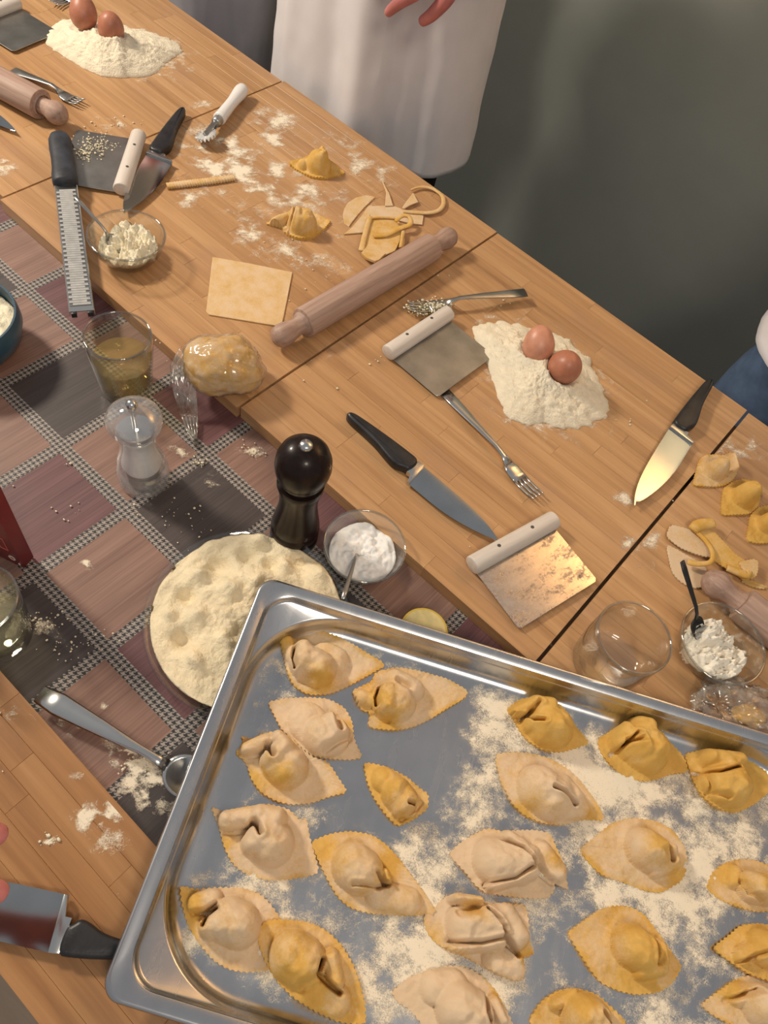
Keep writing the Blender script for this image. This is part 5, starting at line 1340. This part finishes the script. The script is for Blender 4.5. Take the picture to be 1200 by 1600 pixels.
# ================================================================== people
def skin_mesh(name, pts, edges, mat, parent, sub=2, root=0):
    me = bpy.data.meshes.new(name)
    me.from_pydata([tuple(p[0]) for p in pts], edges, [])
    o = bpy.data.objects.new(name, me); COL.objects.link(o); o.parent = parent
    sk = o.modifiers.new('skin', 'SKIN'); sk.use_smooth_shade = True; sk.branch_smoothing = 0.6
    for i, p in enumerate(pts):
        r = p[1]; sv = me.skin_vertices[0].data[i]
        sv.radius = (r, r) if not hasattr(r, '__len__') else r
        sv.use_root = (i == root)
    ss = o.modifiers.new('smooth', 'SUBSURF'); ss.levels = sub; ss.render_levels = sub
    me.materials.append(mat)
    return o
class Graph:
    def __init__(s): s.p = []; s.e = []
    def add(s, pos, r, prev=None):
        s.p.append((Vector(pos), r)); i = len(s.p) - 1
        if prev is not None: s.e.append((prev, i))
        return i
def hand_graph(g, prev, wrist, fwd, back, curl=(.35, .45, .35), spread=.12, k=1.0, thumb=1, curls=None):
    """palm and five fingers grown from node prev; back = direction of the back of the hand"""
    fwd = Vector(fwd).normalized(); back = (Vector(back) - fwd * Vector(back).dot(fwd)).normalized()
    side = fwd.cross(back) * thumb                     # towards the thumb
    wrist = Vector(wrist)
    w = g.add(wrist, (.020 * k, .026 * k) if False else .022 * k, prev)
    pc = g.add(wrist + fwd * .035 * k, .027 * k, w)
    lens = ((.042, .026, .020), (.046, .030, .022), (.043, .028, .021), (.034, .021, .018))
    tips = []
    for f in range(4):
        off_ = (1.5 - f) * .0205 * k
        base = wrist + fwd * (.084 - .006 * abs(f - 1)) * k + side * off_
        b = g.add(base, .0105 * k, pc)
        d = (fwd + side * spread * (1.5 - f)).normalized()
        ang = 0; p = base; prev_ = b
        cc = curls[f] if curls else curl
        for s in range(3):
            ang += cc[s]
            v = d * math.cos(ang) - back * math.sin(ang)
            p = p + v * lens[f][s] * k
            prev_ = g.add(p, (.0092, .0083, .0066)[s] * k, prev_)
        tips.append((p, v))
    t0 = wrist + fwd * .022 * k + side * .026 * k - back * .006 * k
    t = g.add(t0, .0130 * k, pc)
    d = (fwd * .62 + side * .70 - back * .30).normalized(); p = t0; prev_ = t
    for s, l in enumerate((.038, .032, .024)):
        d = (d + fwd * .22 - side * .12).normalized()
        p = p + d * l * k; prev_ = g.add(p, (.0115, .0100, .0078)[s] * k, prev_)
    tips.append((p, d))
    return tips
def sheet_around(name, cx, cy, z0, z1, a, b, span, mat, parent, flare=.03, folds=(), steps=(), n=150, m=60, thick=.0025, hemfn=None, fpow=1, lean=0.0, lz=.9):
    vs = []; fs = []
    for j in range(m + 1):
        v = j / m
        for i in range(n + 1):
            u = math.radians(span[0] + (span[1] - span[0]) * i / n)
            zb = z0 + (hemfn(math.degrees(u)) if hemfn else 0)
            z = zb + (z1 - zb) * v
            low = (1 - v)
            r = 1 + flare * low ** fpow
            d = 0
            for (deg, wdt, amp, sl) in folds:
                d += amp * (0.35 + .65 * low) * math.exp(-((math.degrees(u) - deg - sl * low) / wdt) ** 2)
            for (deg, amp) in steps:
                d += amp / (1 + math.exp(-(math.degrees(u) - deg) / .7))
            d += .004 * mnoise.noise(Vector((u * 2.0, z * 7, 3)))
            d += .0015 * mnoise.noise(Vector((u * 9.0, z * 22, 7)))
            vs.append((cx + lean * max(0, z - lz) + (a * r + d) * math.sin(u), cy - (b * r + d) * math.cos(u), z))
    for j in range(m):
        for i in range(n):
            q = j * (n + 1) + i
            fs.append((q, q + 1, q + n + 2, q + n + 1))
    o = mk(name, vs, fs, mat, parent)
    s = o.modifiers.new('thickness', 'SOLIDIFY'); s.thickness = thick
    return o
def person(label, x, y, top, legs, apron_mat, hem, a=.205, b=.135, height=1.68, hands=None, span=(-130, 130), folds=(), steps=(), lean=0.0, flare=.05, apron_top=.52, hemfn=None, legx=.095, thigh=.085, fpow=1, elbow=.205):
    z = FLOOR_Z; k = height / 1.68
    r = thing('person', label, 'person', (x, y, z))
    g = Graph()
    S = lambda X, Y, Z: ((X + lean * max(0, Z - .9)) * k, Y * k, Z * k); lx = lean * .62 * k
    pel = g.add(S(0, 0, .88), .115 * k)
    wa = g.add(S(0, -.01, 1.05), .105 * k, pel); ch = g.add(S(0, 0, 1.24), .120 * k, wa); nk0 = g.add(S(0, .005, 1.38), .075 * k, ch)
    nk = g.add(S(0, 0, 1.44), .048 * k, nk0); hd = g.add(S(0, -.01, 1.53), .078 * k, nk); tp = g.add(S(0, -.005, 1.615), .062 * k, hd)
    tr = Graph(); t0 = tr.add(S(0, 0, .90), .100 * k); 
    for s in (-1, 1):
        hp = g.add(S(s * legx, 0, .80), (thigh - .012) * k, pel); kn = g.add(S(s * (legx + .01), -.01, .48), .056 * k, hp); an = g.add(S(s * (legx + .015), .02, .09), .038 * k, kn); ft = g.add(S(s * (legx + .03), -.13, .035), .032 * k, an)
        h2 = tr.add(S(s * legx, 0, .80), thigh * k, t0); k2 = tr.add(S(s * (legx + .01), -.01, .48), .068 * k, h2); a2 = tr.add(S(s * (legx + .015), .015, .10), .058 * k, k2)
    sl = Graph(); s0 = sl.add(S(0, 0, 1.0), .120 * k); s1 = sl.add(S(0, 0, 1.24), .135 * k, s0); s2 = sl.add(S(0, .005, 1.37), .085 * k, s1)
    tips = []
    for i, s in enumerate((-1, 1)):
        sh = g.add(S(s * .165, .01, 1.36), .050 * k, nk0); 
        hx = hands[i] if hands else (Vector(S(s * .10, -.20, 1.27)), (-s * .8, -.1, .1), (0, -1, .2), s * -1)
        wr = Vector(hx[0]); el_dir = Vector(S(s * elbow, .06, 1.165))
        el = g.add(el_dir, .040 * k, sh)
        fa = g.add(el_dir.lerp(wr, .8), .028 * k, el)
        tips += hand_graph(g, fa, wr, hx[1], hx[2], k=k * .98, thumb=hx[3], curls=hx[4] if len(hx) > 4 else None)
        q1 = sl.add(S(s * .165, .01, 1.36), .064 * k, s2); q2 = sl.add(el_dir, .054 * k, q1); q3 = sl.add(el_dir.lerp(wr, .70), .046 * k, q2)
    body = skin_mesh('body', g.p, g.e, MAT['skin_red'], r)
    skin_mesh('trousers', tr.p, tr.e, legs, r)
    skin_mesh('shirt', sl.p, sl.e, top, r)
    for s in (-1, 1):
        vs = [(s * (legx + .03) * k + .047 * k * math.cos(a_) * (1 + .1 * math.sin(a_)), -.07 * k - .135 * k * math.sin(a_), 0) for a_ in [2 * math.pi * i / 20 for i in range(20)]]
        prism('shoe', vs, 0, .075 * k, MAT['black_cloth'], r, .02, 3)
    o = lathe('hair', [(.0005, 1.655 * k), (.05 * k, 1.645 * k), (.084 * k, 1.60 * k), (.094 * k, 1.55 * k), (.090 * k, 1.50 * k), (.070 * k, 1.46 * k), (.060 * k, 1.47 * k), (.0005, 1.49 * k)], MAT['mill_wood'], r, 24); o.location = (lx, .018 * k, 0)
    for s in (-1, 1):
        o = lathe('eye', [(.0005, -.006), (.006, -.004), (.008, 0), (.006, .004), (.0005, .006)], MAT['white_plastic'], r, 12); o.location = (lx + s * .030 * k, -.083 * k, 1.545 * k)
        o = lathe('ear', [(.0005, -.014), (.010, -.010), (.014, 0), (.010, .012), (.0005, .016)], MAT['skin'], r, 12); o.location = (lx + s * .079 * k, .0, 1.535 * k); o.scale = (.5, 1, 1.3)
    o = lathe('nose', [(.0005, -.018), (.012, -.014), (.010, 0), (.006, .02), (.0005, .026)], MAT['skin'], r, 12); o.location = (lx, -.090 * k, 1.52 * k)
    o = lathe('mouth', [(.0005, -.022), (.004, -.014), (.006, 0), (.004, .014), (.0005, .022)], MAT['skin_red'], r, 12, 'x'); o.location = (lx, -.082 * k, 1.482 * k)
    ap = sheet_around('apron', 0, 0, hem - z, apron_top - z, a, b, span, apron_mat, r, flare, folds, steps, hemfn=hemfn, fpow=fpow, lean=lean, lz=.9 * k)
    return r, ap
# hands of the aproned person are held together at the belly, just inside the top of the picture
PX, PY = -0.940, 1.235
hz_ = .305 - FLOOR_Z
wl = Vector((-0.835 - PX, 1.005 - PY, hz_ + .030)); wr_ = Vector((-0.655 - PX, 1.02 - PY, hz_ + .055))
person('person in a white apron and black trousers with hands held together', PX, PY, MAT['apron'], MAT['black_cloth'], MAT['apron'], -.088, a=.212, b=.145, flare=.16, height=1.78,
       hands=[(wl, (1, -.10, -.16), (0, -.9, -.35), 1, [(.5, .5, .3), (.4, .5, .3), (.3, .45, .3), (.25, .4, .3)]), (wr_, (-.85, -.15, -.50), (.2, -.85, .4), -1, [(.15, .25, .2), (.3, .45, .3), (.4, .5, .4), (.5, .6, .4)])],
       folds=[(-40, 6, -.016, 8), (-22, 9, .016, -10), (-4, 8, -.016, 8), (14, 7, .016, 6), (48, 6, -.010, 3), (60, 16, .010, 0), (-75, 10, .010, 0)], steps=[(31, -.013), (-52, .012), (-60, -.008)])
person('person in grey clothes at the top picture edge beside the white apron', -1.50, 1.24, MAT['grey_cotton'], MAT['black_cloth'], MAT['grey_cotton'], -.30, a=.205, b=.14, flare=.08, height=1.78, folds=[(30, 10, .012, 6), (62, 9, -.012, 0), (0, 12, -.01, 0)])
pc_, apc = person('person in blue jeans and white apron at the right picture edge', .140, 1.25, MAT['apron'], MAT['denim'], MAT['apron'], .020, a=.150, b=.130, flare=.32, fpow=6, elbow=.13, height=1.76, lean=.34, folds=[(-60, 12, .008, 0), (-20, 10, -.008, 0)], legx=.100, thigh=.098)
# a hand reaching in from the left, high above the boards
g = Graph()
hw_ = at(-508, 1252, .36)
fd = (at(-36, 1335, .36) - hw_).normalized()
el_ = hw_ - fd * .24 + Vector((0, -.05, .02))
hr = thing('person', 'reddish hand of someone reaching in at the left picture edge', 'person', (el_.x, el_.y, el_.z))
o_ = Vector(hr.location)
n0 = g.add(el_ - o_, .042); n1 = g.add(el_.lerp(hw_, .5) - o_, .038, n0); n2 = g.add(el_.lerp(hw_, .85) - o_, .028, n1)
tp_ = hand_graph(g, n2, hw_ - o_, fd, (0, 0, 1), (.18, .25, .2), .10, .95, 1)
skin_mesh('arm_and_hand', g.p, g.e, MAT['skin_red'], hr, 2)
g2 = Graph(); m0 = g2.add(el_ - o_ - fd * .02, .056); m1 = g2.add(el_.lerp(hw_, .45) - o_, .050, m0)
skin_mesh('sleeve', g2.p, g2.e, MAT['apron'], hr, 2)
